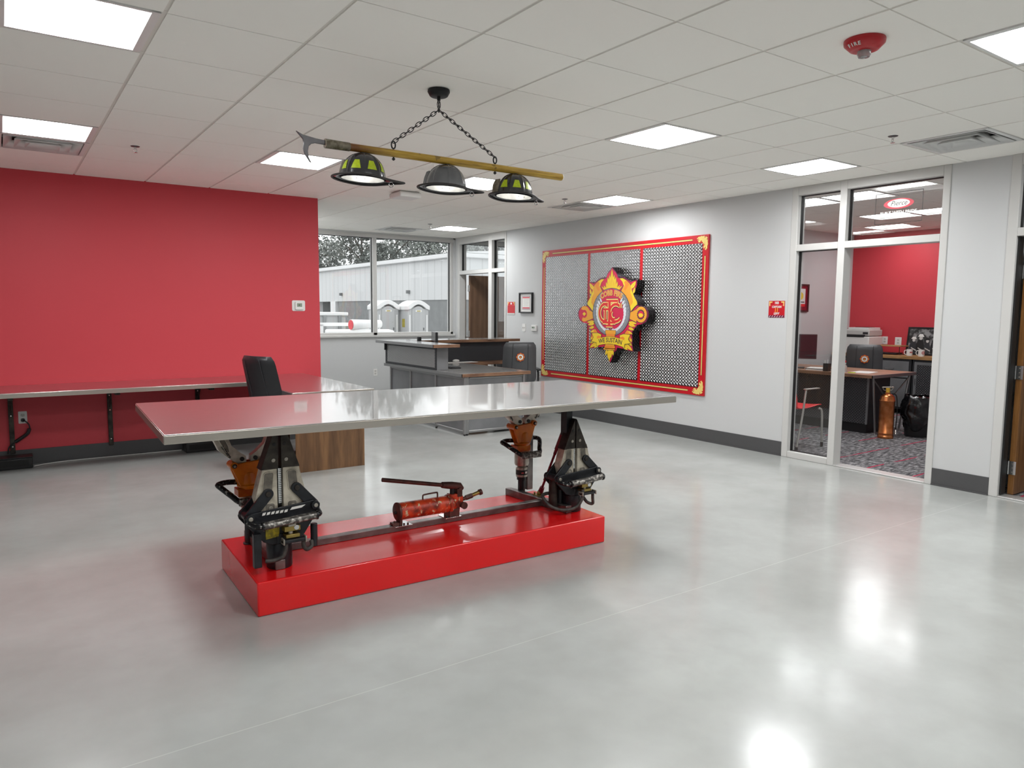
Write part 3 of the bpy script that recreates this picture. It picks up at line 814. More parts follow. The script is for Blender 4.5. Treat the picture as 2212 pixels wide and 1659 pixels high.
def cutter(t, loc, P, label, full=False):
    dz = 0 if full else -.055
    X = T(*(Vector(loc)-P))
    b = MB(I4)
    b.lathe([(.0001, 0), (.036, 0), (.036, .004), (.026, .006), (.026, .125), (.034, .127), (.034, .15)], 'blackmetal', 28)
    b.lathe([(.034, .15), (.041, .15), (.041, .215), (.030, .222), (.036, .23)], 'silver', 32)
    b.lathe([(.036, .228), (.048, .232), (.052, .245), (.052, .33+dz), (.046, .335+dz), (.0001, .336+dz)], 'silver', 32)
    o = b.build('rescue_tool', t); o.matrix_local = X; o['label'] = label
    MB(I4).lathe([(.0415, .165), (.0418, .165), (.0418, .20), (.0415, .20)], 'ink', 32).box(-.03, -.012, -.0435, -.038, .178, .186, 'red').box(.0, .016, -.044, -.04, .176, .19, 'c_white').build('label_band', o, recalc=True)
    # orange neck and yoke
    m_ = MB(T(0, 0, dz))
    m_.box(-.066, .046, -.044, .044, .335, .378, 'orange_hub')
    m_.lathe([(.052, .375), (.058, .385), (.062, .395), (.05, .40), (.048, .42), (.046, .45), (.04, .468), (.0001, .478)], 'orange', 30)
    yk = [(-.052, .395), (.052, .395), (.092, .515), (.088, .54), (.06, .532), (-.06, .522), (-.088, .53), (-.096, .505)]
    m_.xz(yk, -.036, -.020, 'orange').xz(yk, .020, .036, 'orange').xz([(-.045, .40), (.045, .40), (.06, .47), (-.06, .47)], -.02, .02, 'orange')
    m_.build('neck', o, bevel=.004)
    for sx, sz in ((-.082, .512), (.078, .528)):
        MB(T(0, 0, dz)).cyl((sx, -.045, sz), (sx, .045, sz), .021, 'orange', 20).cyl((sx, -.052, sz), (sx, .052, sz), .0125, 'darksteel', 12).cyl((sx, -.058, sz), (sx, .058, sz), .007, 'silver', 8).build('yoke_bolt', o, bevel=.0015)
    # V arms
    for sd in (-1, 1):
        m_ = MB(I4); top = .742-.001
        ol = [(.012, .528), (.036, .512), (.075, .53), (.155, .60), (.24, top), (.155, top), (.088, .622), (.045, .582), (.014, .56)]
        ol = [(sd*x, z+dz if z < .7 else z) for x, z in ol]
        m_.xz(ol, -.024, .024, 'silver_arm')
        inn = [(sd*x, z+dz if z < .69 else z) for x, z in ((.10, .592), (.118, .586), (.205, .70), (.196, .712), (.172, .712), (.106, .624))]
        m_.xz(inn, -.0262, -.0238, 'alu_dark').xz(inn, .0238, .0262, 'alu_dark')
        m_.tube([(x, -.0255, z) for x, z in inn], .0028, 'silver_arm', 6, closed=True)
        a = m_.build('blade_arm', o, bevel=.003)
        m2 = MB(T(0, 0, dz)).cyl((sd*.036, -.032, .545), (sd*.036, .032, .545), .012, 'ink', 16); m2.build('arm_bolt', a, bevel=.001)
        ang = atan2(.742-.575, .10)*1
        m3 = MB(I4)
        XX = T(sd*.118, -.0268, .592+dz) @ R(pi/2, 'X') @ R(sd*radians(57) if sd > 0 else radians(-57))
        text(m3, 'holmatro', .021, 'ink', XX, ext=.0008, bold=.0006); m3.build('lettering', a)
    # loop handle
    lp = [(-.05, .04, .405), (-.11, .035, .41), (-.155, .02, .405), (-.15, -.01, .395), (-.105, -.07, .352), (-.072, -.105, .325), (0, -.108, .325), (.075, -.105, .33), (.095, -.08, .355), (.14, -.02, .40), (.135, .02, .41), (.09, .035, .41), (.05, .04, .405)]
    MB(T(0, 0, dz)).tube(lp, .0155, 'blackscuff', 12, smooth=4).build('loop_handle', o)
    MB(T(0, 0, dz)).box(-.082, .082, -.13, -.095, .30, .345, 'scuffrod').build('grip_bar', o, bevel=.01, seg=3)
table()

def hand_pump():
    t = thing('hand_pump', 'worn red hydraulic hand pump with a long lever on the red plinth', 'pump', (2.05, 3.86, .21), radians(-.8))
    z = .085-.005
    m_ = MB(I4)
    m_.cyl((-.165, 0, z), (.17, 0, z), .052, 'enamel', 36)
    m_.lathe([(.052, 0), (.056, .004), (.056, .014), (.05, .018), (.0001, .02)], 'rust', 36, T(-.16, 0, z) @ R(-pi/2, 'Y'))
    m_.build('reservoir', t, bevel=.002)
    MB(I4).cyl((-.19, 0, z-.005), (-.18, 0, z-.005), .01, 'ink', 12).build('plug', t)
    m_ = MB(I4).lathe([(.054, 0), (.058, .002), (.058, .022), (.05, .03), (.045, .05), (.03, .06), (.0001, .062)], 'enamel', 28, T(.165, 0, z) @ R(pi/2, 'Y'))
    m_.box(.18, .245, -.028, .028, z-.04, z+.06, 'enamel').box(.2, .27, -.025, .025, z-.02, z+.045, 'enamel')
    hd = m_.build('pump_head', t, bevel=.006)
    MB(I4).cyl((.205, 0, z+.055), (.205, 0, z+.10), .016, 'ink', 14).build('piston', hd)
    m_ = MB(I4).cyl((.265, -.045, z-.015), (.265, .02, z-.015), .02, 'rust', 18).cyl((.265, -.052, z-.015), (.265, -.042, z-.015), .022, 'rust', 18)
    m_.build('release_knob', hd, bevel=.001)
    m_ = MB(I4).cyl((.26, 0, z+.01), (.31, -.004, z+.022), .012, 'rust', 12).cyl((.30, -.003, z+.02), (.345, -.006, z+.03), .016, 'rust', 6).cyl((.335, -.005, z+.028), (.40, -.01, z+.045), .0125, 'brass', 12).cyl((.395, -.01, z+.043), (.412, -.011, z+.047), .019, 'rust', 16)
    m_.build('hose_coupler', t)
    # lever: socket and bar
    m_ = MB(I4).tube([(.27, 0, z+.078), (.255, 0, z+.10), (.20, 0, z+.112), (.13, 0, z+.124)], [.02, .024, .024, .019], 'rust', 14, smooth=0)
    m_.cyl((.245, -.032, z+.085), (.245, .032, z+.085), .012, 'rust', 12).box(.225, .262, -.03, .03, z+.04, z+.09, 'rust').build('lever_socket', t, bevel=.003)
    m_ = MB(I4).cyl((.135, 0, z+.123), (-.265, 0, z+.206), .0125, 'rust', 14).build('lever', t)
    MB(I4).tube([(0.0, 0, z+.045), (0.0, 0, z+.072), (.012, 0, z+.079), (.09, 0, z+.082), (.1, 0, z+.075), (.1, 0, z+.045)], .005, 'rust', 8, smooth=3).build('carry_handle', t)
    m_ = MB(I4).box(-.205, -.095, -.05, .05, .0005, .004, 'chrome').box(-.21, -.15, -.022, .022, .004, .018, 'rust').box(-.165, -.15, -.03, .03, .004, z-.035, 'rust')
    for x, y in ((-.195, -.012), (-.145, -.038), (-.12, -.038)): m_.cyl((x, y, .004), (x, y, .016 if x > -.19 else .03), .006, 'rust', 8)
    m_.build('rear_foot', t, bevel=.001)
    m_ = MB(I4).box(.13, .245, -.05, .05, .0005, .004, 'chrome').box(.165, .235, -.04, .04, .004, z-.03, 'rust').cyl((.15, -.035, .004), (.15, -.035, .014), .006, 'ink', 8)
    m_.build('front_foot', t, bevel=.002)
hand_pump()
# ------------------------------------------------------------------ pendant light: pike pole with three fire helmets
def pendant():
    t = thing('pendant_light', 'pendant light made from a yellow pike pole and three fire helmets', 'pendant light', (2.122, 3.78, H))
    pz = -.392
    MB(I4).lathe([(.05, 0), (.062, -.002), (.064, -.014), (.052, -.036), (.046, -.04), (.0001, -.04)], 'iron', 40).cyl((0, 0, -.04), (0, 0, -.06), .01, 'iron', 12).build('canopy', t)
    # pole
    m_ = MB(I4); r = .0215
    m_.cyl((-.55, 0, pz+.001), (.905, 0, pz), r*.94, 'pole', 28, r); m_.cyl((.905, 0, pz), (.912, 0, pz), r*.93, 'c_white', 24)
    pole = m_.build('pole', t, bevel=.001)
    f = MB(I4).cyl((-.682, 0, pz+.002), (-.546, 0, pz+.001), .0245, 'ferrule', 28, .0225).build('ferrule', pole, bevel=.001)
    # hook head: spike and curved hook, flat forged blade
    hk = [(-.68, pz+.017), (-.73, pz+.020), (-.80, pz+.03), (-.835, pz+.045), (-.80, pz+.008), (-.795, pz-.012), (-.80, pz-.04), (-.79, pz-.07), (-.768, pz-.10), (-.757, pz-.108), (-.772, pz-.075), (-.775, pz-.05), (-.77, pz-.025), (-.755, pz-.01), (-.735, pz-.004), (-.68, pz-.006)]
    MB(I4).xz(hk, -.006, .006, 'hook').build('hook', pole, bevel=.002)
    # chains
    def chain(p0, p1, name='chain'):
        p0, p1 = Vector(p0), Vector(p1); L = (p1-p0).length; n = max(3, round(L/.030)); d = (p1-p0)/n
        m_ = MB(I4)
        q = d.normalized().to_track_quat('X', 'Z').to_matrix().to_4x4()
        for k in range(n):
            c = p0+d*(k+.5); X = T(*c) @ q @ R(pi/2 if k % 2 else 0.2, 'X')
            a, b = .022, .0105
            pts = [(a*cos(u)*(1 if abs(cos(u)) > .5 else .9), b*sin(u), 0) for u in [2*pi*i/14 for i in range(14)]]
            m_.tube(pts, .0024, 'iron', 6, closed=True, X=X)
        return m_.build(name, t)
    chain((0, 0, -.05), (0, 0, -.115)); top = (0, 0, -.113)
    for x in (-.288, .388):
        chain(top, (x, 0, pz+.062))
        m_ = MB(I4); m_.tube([(x+.012*cos(2*pi*i/16), 0, pz+.046+.02*sin(2*pi*i/16)) for i in range(16)], .0042, 'iron', 8, closed=True)
        m_.cyl((x, 0, pz+.03), (x, 0, pz-.038), .005, 'iron', 8).cyl((x, 0, pz-.026), (x, 0, pz-.034), .009, 'iron', 6)
        m_.build('eye_bolt', t)
    for (x, kind, rz, lbl) in ((-.465, 0, 0, 'black fire helmet with yellow reflective patches, nearest the hook'), (.052, 1, .0, 'plain grey fire helmet without patches, middle of the three'),
                         (.537, 0, .35, 'black fire helmet with yellow patches, at the plain end of the pole')):
        helmet(t, x, pz-.024, kind, rz, lbl)

def helmet(t, x, z, kind, rz, lbl):
    sh = 'helmet' if kind == 0 else 'helmet2'
    X = T(x, 0, z) @ R(rz-.35) @ R(radians(2.5), 'Y')
    Hh = .135; A, B = .118, .102          # dome half length (x), half width (y)
    # dome with raised combs between 8 panels
    prof = [(sin(k/11*pi/2)**.82, cos(k/11*pi/2)) for k in range(12)]
    n = 64
    def dome(m_, mat, off=0., z0=0.):
        vs = []; fs = []
        for i, (rr, zz) in enumerate(prof):
            for k in range(n):
                a = 2*pi*k/n; e = abs(cos(4*a)); comb = .0045*max(0, (e-.965)/.035)*(min(1, rr*1.5)) if off == 0 else 0
                vs.append((cos(a)*(A*rr+comb-off), sin(a)*(B*rr+comb-off), -Hh+(Hh-off)*zz-0.0+comb*.5*zz))
        for i in range(len(prof)-1):
            for k in range(n):
                fs.append((i*n+k, i*n+(k+1) % n, (i+1)*n+(k+1) % n, (i+1)*n+k))
        m_._add(vs, fs, mat)
    m_ = MB(I4); dome(m_, sh); 
    body = m_.build('helmet', t, recalc=True); body.matrix_local = X; body['label'] = lbl
    for k in range(8):
        a = 2*pi*k/8; MB(I4).tube([(cos(a)*A*r_*1.0, sin(a)*B*r_, -Hh+Hh*z_) for r_, z_ in prof[1:]], .0042, sh, 6).build('comb', body)
    m_ = MB(I4); dome(m_, 'helmet_in', .004); m_.build('liner', body)
    MB(I4).cyl((0, 0, .004), (0, 0, -.01), .02, 'ink', 16).build('cap', body)
    # brim: wide oval with long tail on +x, rolled up at the sides and at -x
    def rim(a):
        c_, s_ = cos(a), sin(a)
        tail = max(0, c_)**6
        rx = .15+.075*tail if c_ > 0 else .165
        ry = .132
        xx, yy = rx*c_, ry*s_*(1-.25*max(0, c_)**3)
        zz = -Hh-.006+.012*abs(s_)**2*(1 if s_ < 0 else -.2)+.006*max(0, -c_)+.006*tail+.006*s_*tail
        return xx, yy, zz
    N = 72; vs = []; fs = []
    for k in range(N):
        a = 2*pi*k/N; e = rim(a); i_ = (cos(a)*(A-.002), sin(a)*(B-.002), -Hh+.004)
        for q in (0, .5, 1): vs.append(tuple(i_[w_]+(e[w_]-i_[w_])*q for w_ in range(3)))
    for k in range(N):
        for q in range(2): fs.append((k*3+q, k*3+q+1, ((k+1) % N)*3+q+1, ((k+1) % N)*3+q))
    m_ = MB(I4); m_._add(vs, fs, 'helmet' if kind == 0 else 'helmet2')
    br = m_.build('brim', body); sd = br.modifiers.new('thick', 'SOLIDIFY'); sd.thickness = .004
    MB(I4).tube([rim(2*pi*k/N) for k in range(N)], .0055, 'brimpad', 8, closed=True).build('brim_edge', body)
    m_ = MB(I4)
    for yy in (-.006, .008): m_.ball((-.02+yy*3, -B*1.02, -Hh-.014), .0032, 'chrome', 8)
    m_.tube([(.15+.012*cos(2*pi*i/12), -.03, -Hh-.02+.015*sin(2*pi*i/12)) for i in range(12)], .0022, 'chrome', 6, closed=True)
    m_.build('chin_strap_ring', body)
    # lamp inside
    MB(I4).cyl((0, 0, -.01), (0, 0, -.05), .018, 'white', 16).build('socket', body)
    MB(I4).ball((0, 0, -.075), (.03, .03, .033), 'bulb', 16).build('bulb', body)
    # reflective trapezoids between the combs
    if kind == 0:
        for k in range(8):
            a0 = 2*pi*(k+.5)/8; m_ = MB(I4); vs = []; fs = []; nn = 5
            def sp(i, j):
                u = (j/nn-.5); th = .62+.32*i/nn             # polar
                rr, zz = sin(th*pi/2)**.82, cos(th*pi/2); wd = .19+.15*i/nn
                a = a0+u*wd*2*.85; return (cos(a)*(A*rr+.0012), sin(a)*(B*rr+.0012), -Hh+Hh*zz+.0008)
            for i in range(nn+1):
                for j in range(nn+1): vs.append(sp(i*.8-1.2+.2, j))
            for i in range(nn):
                for j in range(nn): fs.append((i*(nn+1)+j, i*(nn+1)+j+1, (i+1)*(nn+1)+j+1, (i+1)*(nn+1)+j))
            m_._add(vs, fs, 'yellow'); m_.build('reflective_patch', body, recalc=True)
    # front shield bracket on the -x side
    m_ = MB(I4); pl = [(-.022, 0), (.022, 0), (.03, .05), (.02, .085), (-.02, .085), (-.03, .05)]
    m_.prism(pl, 0, .003, 'leather' if kind else 'ferrule', T(-A-.004, .03, -Hh+.015) @ R(radians(-75), 'Z') @ R(radians(75), 'X'))
    m_.build('front_shield', body)
pendant()
# ------------------------------------------------------------------ chairs
BADGE_N = 8
def badge(mb, X, r):
    """round maltese-style patch with a torch flame"""
    st = []
    for k in range(16):
        a = 2*pi*k/16; rr = r*(1.0 if k % 2 == 0 else .84); st.append((rr*cos(a), rr*sin(a)))
    mb.prism(st, 0, .0015, 'c_red', X); mb.prism([(x*.9, y*.9) for x, y in st], .0015, .002, 'c_amber', X)
    mb.prism(ell(r*.70, r*.70, 32), .002, .0026, 'c_maroon', X).prism(ell(r*.62, r*.62, 32), .0026, .0032, 'c_white', X)
    mb.prism(ell(r*.30, r*.30, 24), .0032, .0038, 'c_maroon', X).prism([(-.16*r, -.2*r), (.16*r, -.2*r), (.2*r, 0), (.07*r, .08*r), (.02*r, .3*r), (-.1*r, .08*r), (-.2*r, .02*r)], .0038, .0044, 'c_amber', X)
    return mb
def office_chair(label, loc, rz, mat='leather', patch=False, arms=True, lean=.075):
    """faces -y in its own frame; the rear of the back looks to +y"""
    t = thing('office_chair', label, 'chair', (loc[0], loc[1], 0), rz, 'black office chairs')
    # back: curved slab
    def slab(w0, w1, z0, z1, y0, lean, th, bow, n=14, m_=12):
        vs = []; fs = []
        for s_ in (0, 1):
            for i in range(n+1):
                v = i/n; z = z0+(z1-z0)*v; wd = w0+(w1-w0)*v
                rnd = 1-max(0, (v-.86)/.14)**2.4*.16-max(0, (.12-v)/.12)**2*.15
                for j in range(m_+1):
                    u = j/m_*2-1; edge = (1-abs(u)**5)*(1-max(0, (v-.93)/.07)**2*.7)
                    y = y0+lean*(v)-bow*u*u+(th*.5*edge if s_ else -th*.5*edge)
                    pad = .008*(abs(sin(v*pi*3)))*(1-abs(u)) if not s_ else 0
                    vs.append((u*wd/2*rnd, y-pad, z))
        k = (n+1)*(m_+1)
        for i in range(n):
            for j in range(m_):
                a = i*(m_+1)+j; fs.append((a, a+1, a+m_+2, a+m_+1)); fs.append((k+a, k+a+m_+1, k+a+m_+2, k+a+1))
        for i in range(n):
            a = i*(m_+1); fs.append((a, a+m_+1, k+a+m_+1, k+a)); b = a+m_; fs.append((b, k+b, k+b+m_+1, b+m_+1))
        for j in range(m_): fs.append((j, k+j, k+j+1, j+1)); a = n*(m_+1)+j; fs.append((a, a+1, k+a+1, k+a))
        return vs, fs
    vs, fs = slab(.49, .45, .50, 1.06, .22, lean, .09, .03)
    m_ = MB(I4); m_._add(vs, fs, mat); bk = m_.build('backrest', t, sharp=60)
    m_ = MB(I4)
    for sx in (-.115, .115): m_.tube([(sx*(1-.1*v), .22+lean*v+.046-.03*.22, .52+.52*v) for v in (0, .25, .5, .75, 1.)], .0032, 'thread', 6)
    m_.build('seam', bk)
    if patch:
        badge(MB(I4), T(.0, .327, .86) @ rmat(((-1, 0, 0), (0, .13, .99), (0, .99, -.13))).to_4x4(), .062).build('patch', bk)
    m_ = MB(I4).prism(rrect(.50, .48, .09, 6), 0, .085, mat, T(0, 0, .43)); m_.build('seat', t, bevel=.03, seg=4)
    MB(I4).box(-.03, .03, .16, .27, .40, .42, 'black').box(-.03, .03, .25, .275, .40, .56, 'black').box(-.09, .09, -.1, .16, .395, .43, 'black').build('bracket', t, bevel=.005)
    if arms:
        for s_ in (-1, 1):
            MB(I4).tube([(s_*.24, .05, .43), (s_*.29, .05, .46), (s_*.30, .03, .60), (s_*.295, .02, .655)], .014, 'black', 10, smooth=4).build('arm_post', t)
            MB(I4).box(s_*.295-.03, s_*.295+.03, -.14, .12, .655, .685, 'black').build('armrest', t, bevel=.012, seg=3)
    MB(I4).cyl((0, 0, .12), (0, 0, .40), .022, 'chrome', 16).cyl((0, 0, .08), (0, 0, .22), .03, 'black', 16).build('gas_column', t)
    for k in range(5):
        a = 2*pi*k/5+.3; c_, s_ = cos(a), sin(a)
        MB(I4).tube([(0, 0, .10), (c_*.15, s_*.15, .095), (c_*.30, s_*.30, .075)], [.024, .02, .015], 'black', 10).build('base_leg', t)
        n_ = (-s_*.012, c_*.012)
        MB(I4).cyl((c_*.30-n_[0]*1.8, s_*.30-n_[1]*1.8, .028), (c_*.30+n_[0]*1.8, s_*.30+n_[1]*1.8, .028), .028, 'black', 16).cyl((c_*.30, s_*.30, .03), (c_*.30, s_*.30, .08), .007, 'black', 8).build('caster', t)
    return t
office_chair('black office chair pulled up to the steel counter by the red wall', (2.19, 6.85), radians(112), lean=.13)
office_chair('black office chair with round fire patch behind the reception desk', (5.92, 8.33), radians(153), 'leather_grey', True)
office_chair('dark office chair with round fire patch behind the office desk', (10.05, 5.62), radians(122), 'leather_grey', True)

# ------------------------------------------------------------------ steel counter along the red wall
def counter():
    t = thing('steel_counter', 'L-shaped stainless steel counter running along the red wall', 'counter', (0, 8.2, 0)); X = T(0, -8.2, 0)
    Y0 = 7.46
    MB(X).box(-1.6, 2.81, Y0, YR-.001, .751, .757, 'steel').box(2.06, 2.81, 6.27, Y0, .751, .757, 'steel').build('worktop', t, bevel=.0015)
    m_ = MB(X)
    m_.box(-1.6, 2.06, Y0-.012, Y0, .715, .7545, 'steel_edge').box(2.048, 2.06, 6.27, Y0-.012, .715, .7545, 'desk_edge').box(2.048, 2.822, 6.258, 6.27, .715, .7545, 'steel_edge').box(2.81, 2.822, 6.27, YR-.002, .715, .7545, 'steel_edge')
    m_.build('edge_trim', t, bevel=.0015)
    MB(X).box(-1.6, 2.05, Y0, YR-.001, .72, .7505, 'desk_dark').box(2.065, 2.805, 6.275, Y0+.01, .72, .7505, 'desk_dark').build('underboard', t)
    for x in (-.77, .035, .848, 1.67):
        b = MB(X).box(x-.02, x+.02, YR-.03, YR-.001, .12, .72, 'darksteel').box(x-.02, x+.02, Y0+.05, YR-.001, .69, .72, 'darksteel')
        b._add([(x-.004, YR-.03, .50), (x-.004, YR-.03, .54), (x-.004, YR-.16, .69), (x-.004, YR-.20, .69), (x+.004, YR-.03, .50), (x+.004, YR-.03, .54), (x+.004, YR-.16, .69), (x+.004, YR-.20, .69)],
               [(0, 1, 2, 3), (4, 7, 6, 5), (0, 3, 7, 4), (1, 5, 6, 2), (0, 4, 5, 1), (3, 2, 6, 7)], 'darksteel')
        o = b.build('bracket', t, bevel=.002)
        for z in (.185, .475, .62): MB(X).cyl((x, YR-.033, z), (x, YR-.03, z), .006, 'chrome', 10).build('screw', o)
    MB(X).box(2.14, 2.80, 6.45, 6.475, 0, .72, 'walnut').build('end_panel', t, bevel=.002)
    MB(X).box(2.78, 2.80, 6.475, 7.6, 0, .72, 'walnut').build('side_panel', t, bevel=.002)
counter()

# ------------------------------------------------------------------ reception desk
def reception():
    t = thing('reception_desk', 'grey metal reception desk with raised tread plate ledge and wood edges', 'desk', (4.45, 7.33, 0)); X = T(-4.45, -7.33, 0)
    MB(X).box(4.415, 5.37, 7.30, 8.86, .716, .744, 'desk_top').build('worktop', t, bevel=.002)
    MB(X).box(4.395, 4.415, 7.28, 9.42, .705, .7435, 'desk_edge').build('metal_edge', t, bevel=.001)
    MB(X).box(4.395, 5.385, 7.278, 7.30, .705, .7435, 'butcher').box(5.37, 5.386, 7.30, 8.86, .705, .7435, 'butcher').build('wood_edge', t, bevel=.001)
    MB(X).box(4.415, 6.36, 8.86, 9.42, .705, .744, 'butcher').build('back_worktop', t, bevel=.002)
    MB(X).box(6.28, 6.32, 8.95, 9.38, 0, .705, 'desk_dark').build('end_panel', t, bevel=.002)
    # tubular frame and recessed panels, left side then near side
    x0, y0 = 4.45, 7.335
    for y in (7.34, 8.03, 8.72, 9.32):
        MB(X).box(x0-.004, x0+.03, y-.018, y+.018, .018, .705, 'desk_edge').cyl((x0+.012, y, 0), (x0+.012, y, .02), .014, 'black', 12).build('post', t, bevel=.006, seg=3)
    for a, b in ((7.34, 8.03), (8.03, 8.72), (8.72, 9.32)):
        MB(X).box(x0+.012, x0+.02, a+.018, b-.018, .06, .675, 'desk').build('side_panel', t)
    MB(X).box(x0-.002, x0+.026, 7.358, 9.30, .028, .06, 'desk_edge').build('rail', t, bevel=.008, seg=3)
    MB(X).box(x0-.002, x0+.026, 7.358, 9.30, .672, .70, 'desk_edge').build('rail', t, bevel=.008, seg=3)
    for x in (4.50, 5.325):
        MB(X).box(x-.018, x+.018, y0-.004, y0+.03, .018, .705, 'desk_edge').cyl((x, y0+.012, 0), (x, y0+.012, .02), .014, 'black', 12).build('post', t, bevel=.006, seg=3)
    MB(X).box(4.518, 5.307, y0+.012, y0+.02, .06, .675, 'desk').build('front_panel', t)
    MB(X).box(4.518, 5.307, y0-.002, y0+.026, .028, .06, 'desk_edge').build('rail', t, bevel=.008, seg=3)
    MB(X).box(4.518, 5.307, y0-.002, y0+.026, .672, .70, 'desk_edge').build('rail', t, bevel=.008, seg=3)
    MB(X).box(5.30, 5.32, y0+.03, 8.0, .05, .70, 'desk_dark').build('side_panel', t)
    # raised ledge
    MB(X).box(4.40, 4.56, 7.90, 9.36, .745, 1.03, 'desk').build('ledge_box', t, bevel=.002)
    XT = X @ rmat(((0, -1, 0), (0, 0, 1), (-1, 0, 0))).to_4x4()
    tr = MB(I4).box(0, 1.37, 0, .225, 0, .004, 'tread_desk').build('tread_panel', t); tr.matrix_local = X @ T(4.40, 9.31, .775) @ RW.to_4x4()
    m_ = MB(X)
    for a, b, c, d in ((7.90, 7.94, .745, 1.03), (9.32, 9.36, .745, 1.03), (7.94, 9.32, .745, .775), (7.94, 9.32, 1.0, 1.03)): m_.box(4.392, 4.40, a, b, c, d, 'desk_dark')
    m_.build('ledge_frame', t, bevel=.001)
    MB(X).box(4.37, 4.40, 9.33, 9.35, .93, 1.03, 'desk_dark').build('ledge_bracket', t)
    MB(X).box(4.30, 4.64, 7.80, 9.44, 1.032, 1.068, 'desk_top').build('ledge_top', t, bevel=.002)
    MB(X).box(4.286, 4.30, 7.786, 9.45, 1.030, 1.068, 'desk_edge').build('metal_edge', t, bevel=.001)
    MB(X).box(4.286, 4.655, 7.772, 7.80, 1.030, 1.068, 'butcher').build('wood_edge', t, bevel=.001)
    MB(X).box(4.58, 6.30, 9.08, 9.12, .745, 1.03, 'desk_dark').build('back_panel', t, bevel=.002)
    MB(X).box(4.66, 6.42, 9.0, 9.44, 1.032, 1.068, 'desk_top').box(4.66, 6.44, 8.985, 9.0, 1.028, 1.068, 'butcher').box(6.42, 6.44, 9.0, 9.44, 1.028, 1.068, 'butcher').build('transaction_top', t, bevel=.001)
reception()

def reception_items():
    # monitors seen over the ledge
    def monitor(label, loc, rz, wd=.5, hh=.3, zt=.42, group='desktop monitors'):
        t = thing('monitor', label, 'monitor', loc, rz, group)
        MB(I4).box(-wd/2, wd/2, -.018, .018, zt-hh, zt, 'black').build('housing', t, bevel=.006)
        MB(I4).box(-wd/2+.012, wd/2-.012, -.0195, -.0185, zt-hh+.018, zt-.012, 'screen').build('screen', t)
        MB(I4).box(-.025, .025, .018, .04, .01, zt-hh/2, 'black').build('stand', t, bevel=.004)
        MB(I4).box(-.11, .11, -.07, .09, 0, .012, 'black').build('base', t, bevel=.005)
        return t
    monitor('dark monitor turned edge-on, rising above the reception ledge', (4.90, 8.86, .745), radians(68), .46, .30, .445)
    t = thing('phone', 'small black telephone handset just showing over the reception ledge', 'telephone', (4.72, 8.93, .745))
    MB(I4).box(-.07, .07, -.09, .05, 0, .05, 'black').build('body', t, bevel=.01); MB(I4).box(-.045, .015, -.0, .03, .05, .375, 'black').build('handset', t, bevel=.008)
    t = thing('keyboard', 'black computer keyboard on the grey reception worktop', 'keyboard', (4.79, 8.25, .745), radians(80), 'computer keyboards')
    m_ = MB(I4).box(-.22, .22, -.07, .07, 0, .014, 'black'); m_.build('case', t, bevel=.004)
    m_ = MB(I4)
    for i in range(14):
        for j in range(4): m_.box(-.205+i*.03, -.181+i*.03, -.058+j*.03, -.034+j*.03, .014, .02, 'ink')
    tag(m_.build('keys', t), kind='stuff')
    tag(MB(T(-5.35, -8.95, -.745)).box(5.13, 5.62, 8.88, 9.05, .745, .748, 'paper').build('desk_mat'), 'pale paper mat on the wooden rear worktop of the reception desk', 'mat').location = (5.35, 8.95, .745)
    m_ = MB(I4)
    m_.ball((0, 0, .012), (.055, .032, .022), 'offwhite', 20); tag(m_.build('computer_mouse'), 'small grey computer mouse on the pale mat of the reception desk', 'mouse').location = (5.30, 8.96, .7585)
reception_items()

# ------------------------------------------------------------------ wall fittings
def wall_thing(name, label, cat, pos, rot, group=None): return thing(name, label, cat, pos, rot, group)
def outlet(label, pos, rot, plugs=0, w_=.07, h_=.115):
    t = wall_thing('wall_outlet', label, 'wall outlet', pos, rot, 'wall outlets')
    MB(I4).prism(rrect(w_, h_, .006, 3), 0, .005, 'white').build('cover_plate', t, bevel=.0015)
    for dy in (-.021, .021):
        m_ = MB(I4).prism(rrect(.034, .028, .008, 4, 0, dy), .005, .0065, 'offwhite')
        m_.box(-.009, -.007, dy-.002, dy+.007, .0065, .0068, 'ink').box(.006, .008, dy-.002, dy+.006, .0065, .0068, 'ink').prism(ell(.0025, .0025, 8, 0, dy-.008), .0065, .0068, 'ink')
        m_.build('receptacle', t)
    return t
def thermostat(label, pos, rot, big=False):
    t = wall_thing('thermostat', label, 'thermostat', pos, rot, 'wall thermostats')
    if big:
        MB(I4).prism(rrect(.15, .12, .016, 5), 0, .006, 'white').build('back_plate', t, bevel=.002)
        MB(I4).prism(rrect(.095, .09, .012, 5, .004, 0), .006, .026, 'white').build('body', t, bevel=.004)
        MB(I4).prism(rrect(.058, .04, .003, 3, .004, .008), .026, .0268, 'lcd').box(-.006, .008, .003, .012, .0268, .0272, 'ink').build('display', t)
    else:
        MB(I4).prism(rrect(.12, .09, .006, 4), 0, .022, 'white').build('body', t, bevel=.004)
        MB(I4).prism(rrect(.075, .028, .003, 3, -.008, .008), .022, .0228, 'lcd').box(-.03, -.012, .002, .014, .0228, .0231, 'ink').build('display', t)
        MB(I4).box(-.04, .03, -.026, -.018, .022, .0235, 'offwhite').build('button_bar', t)
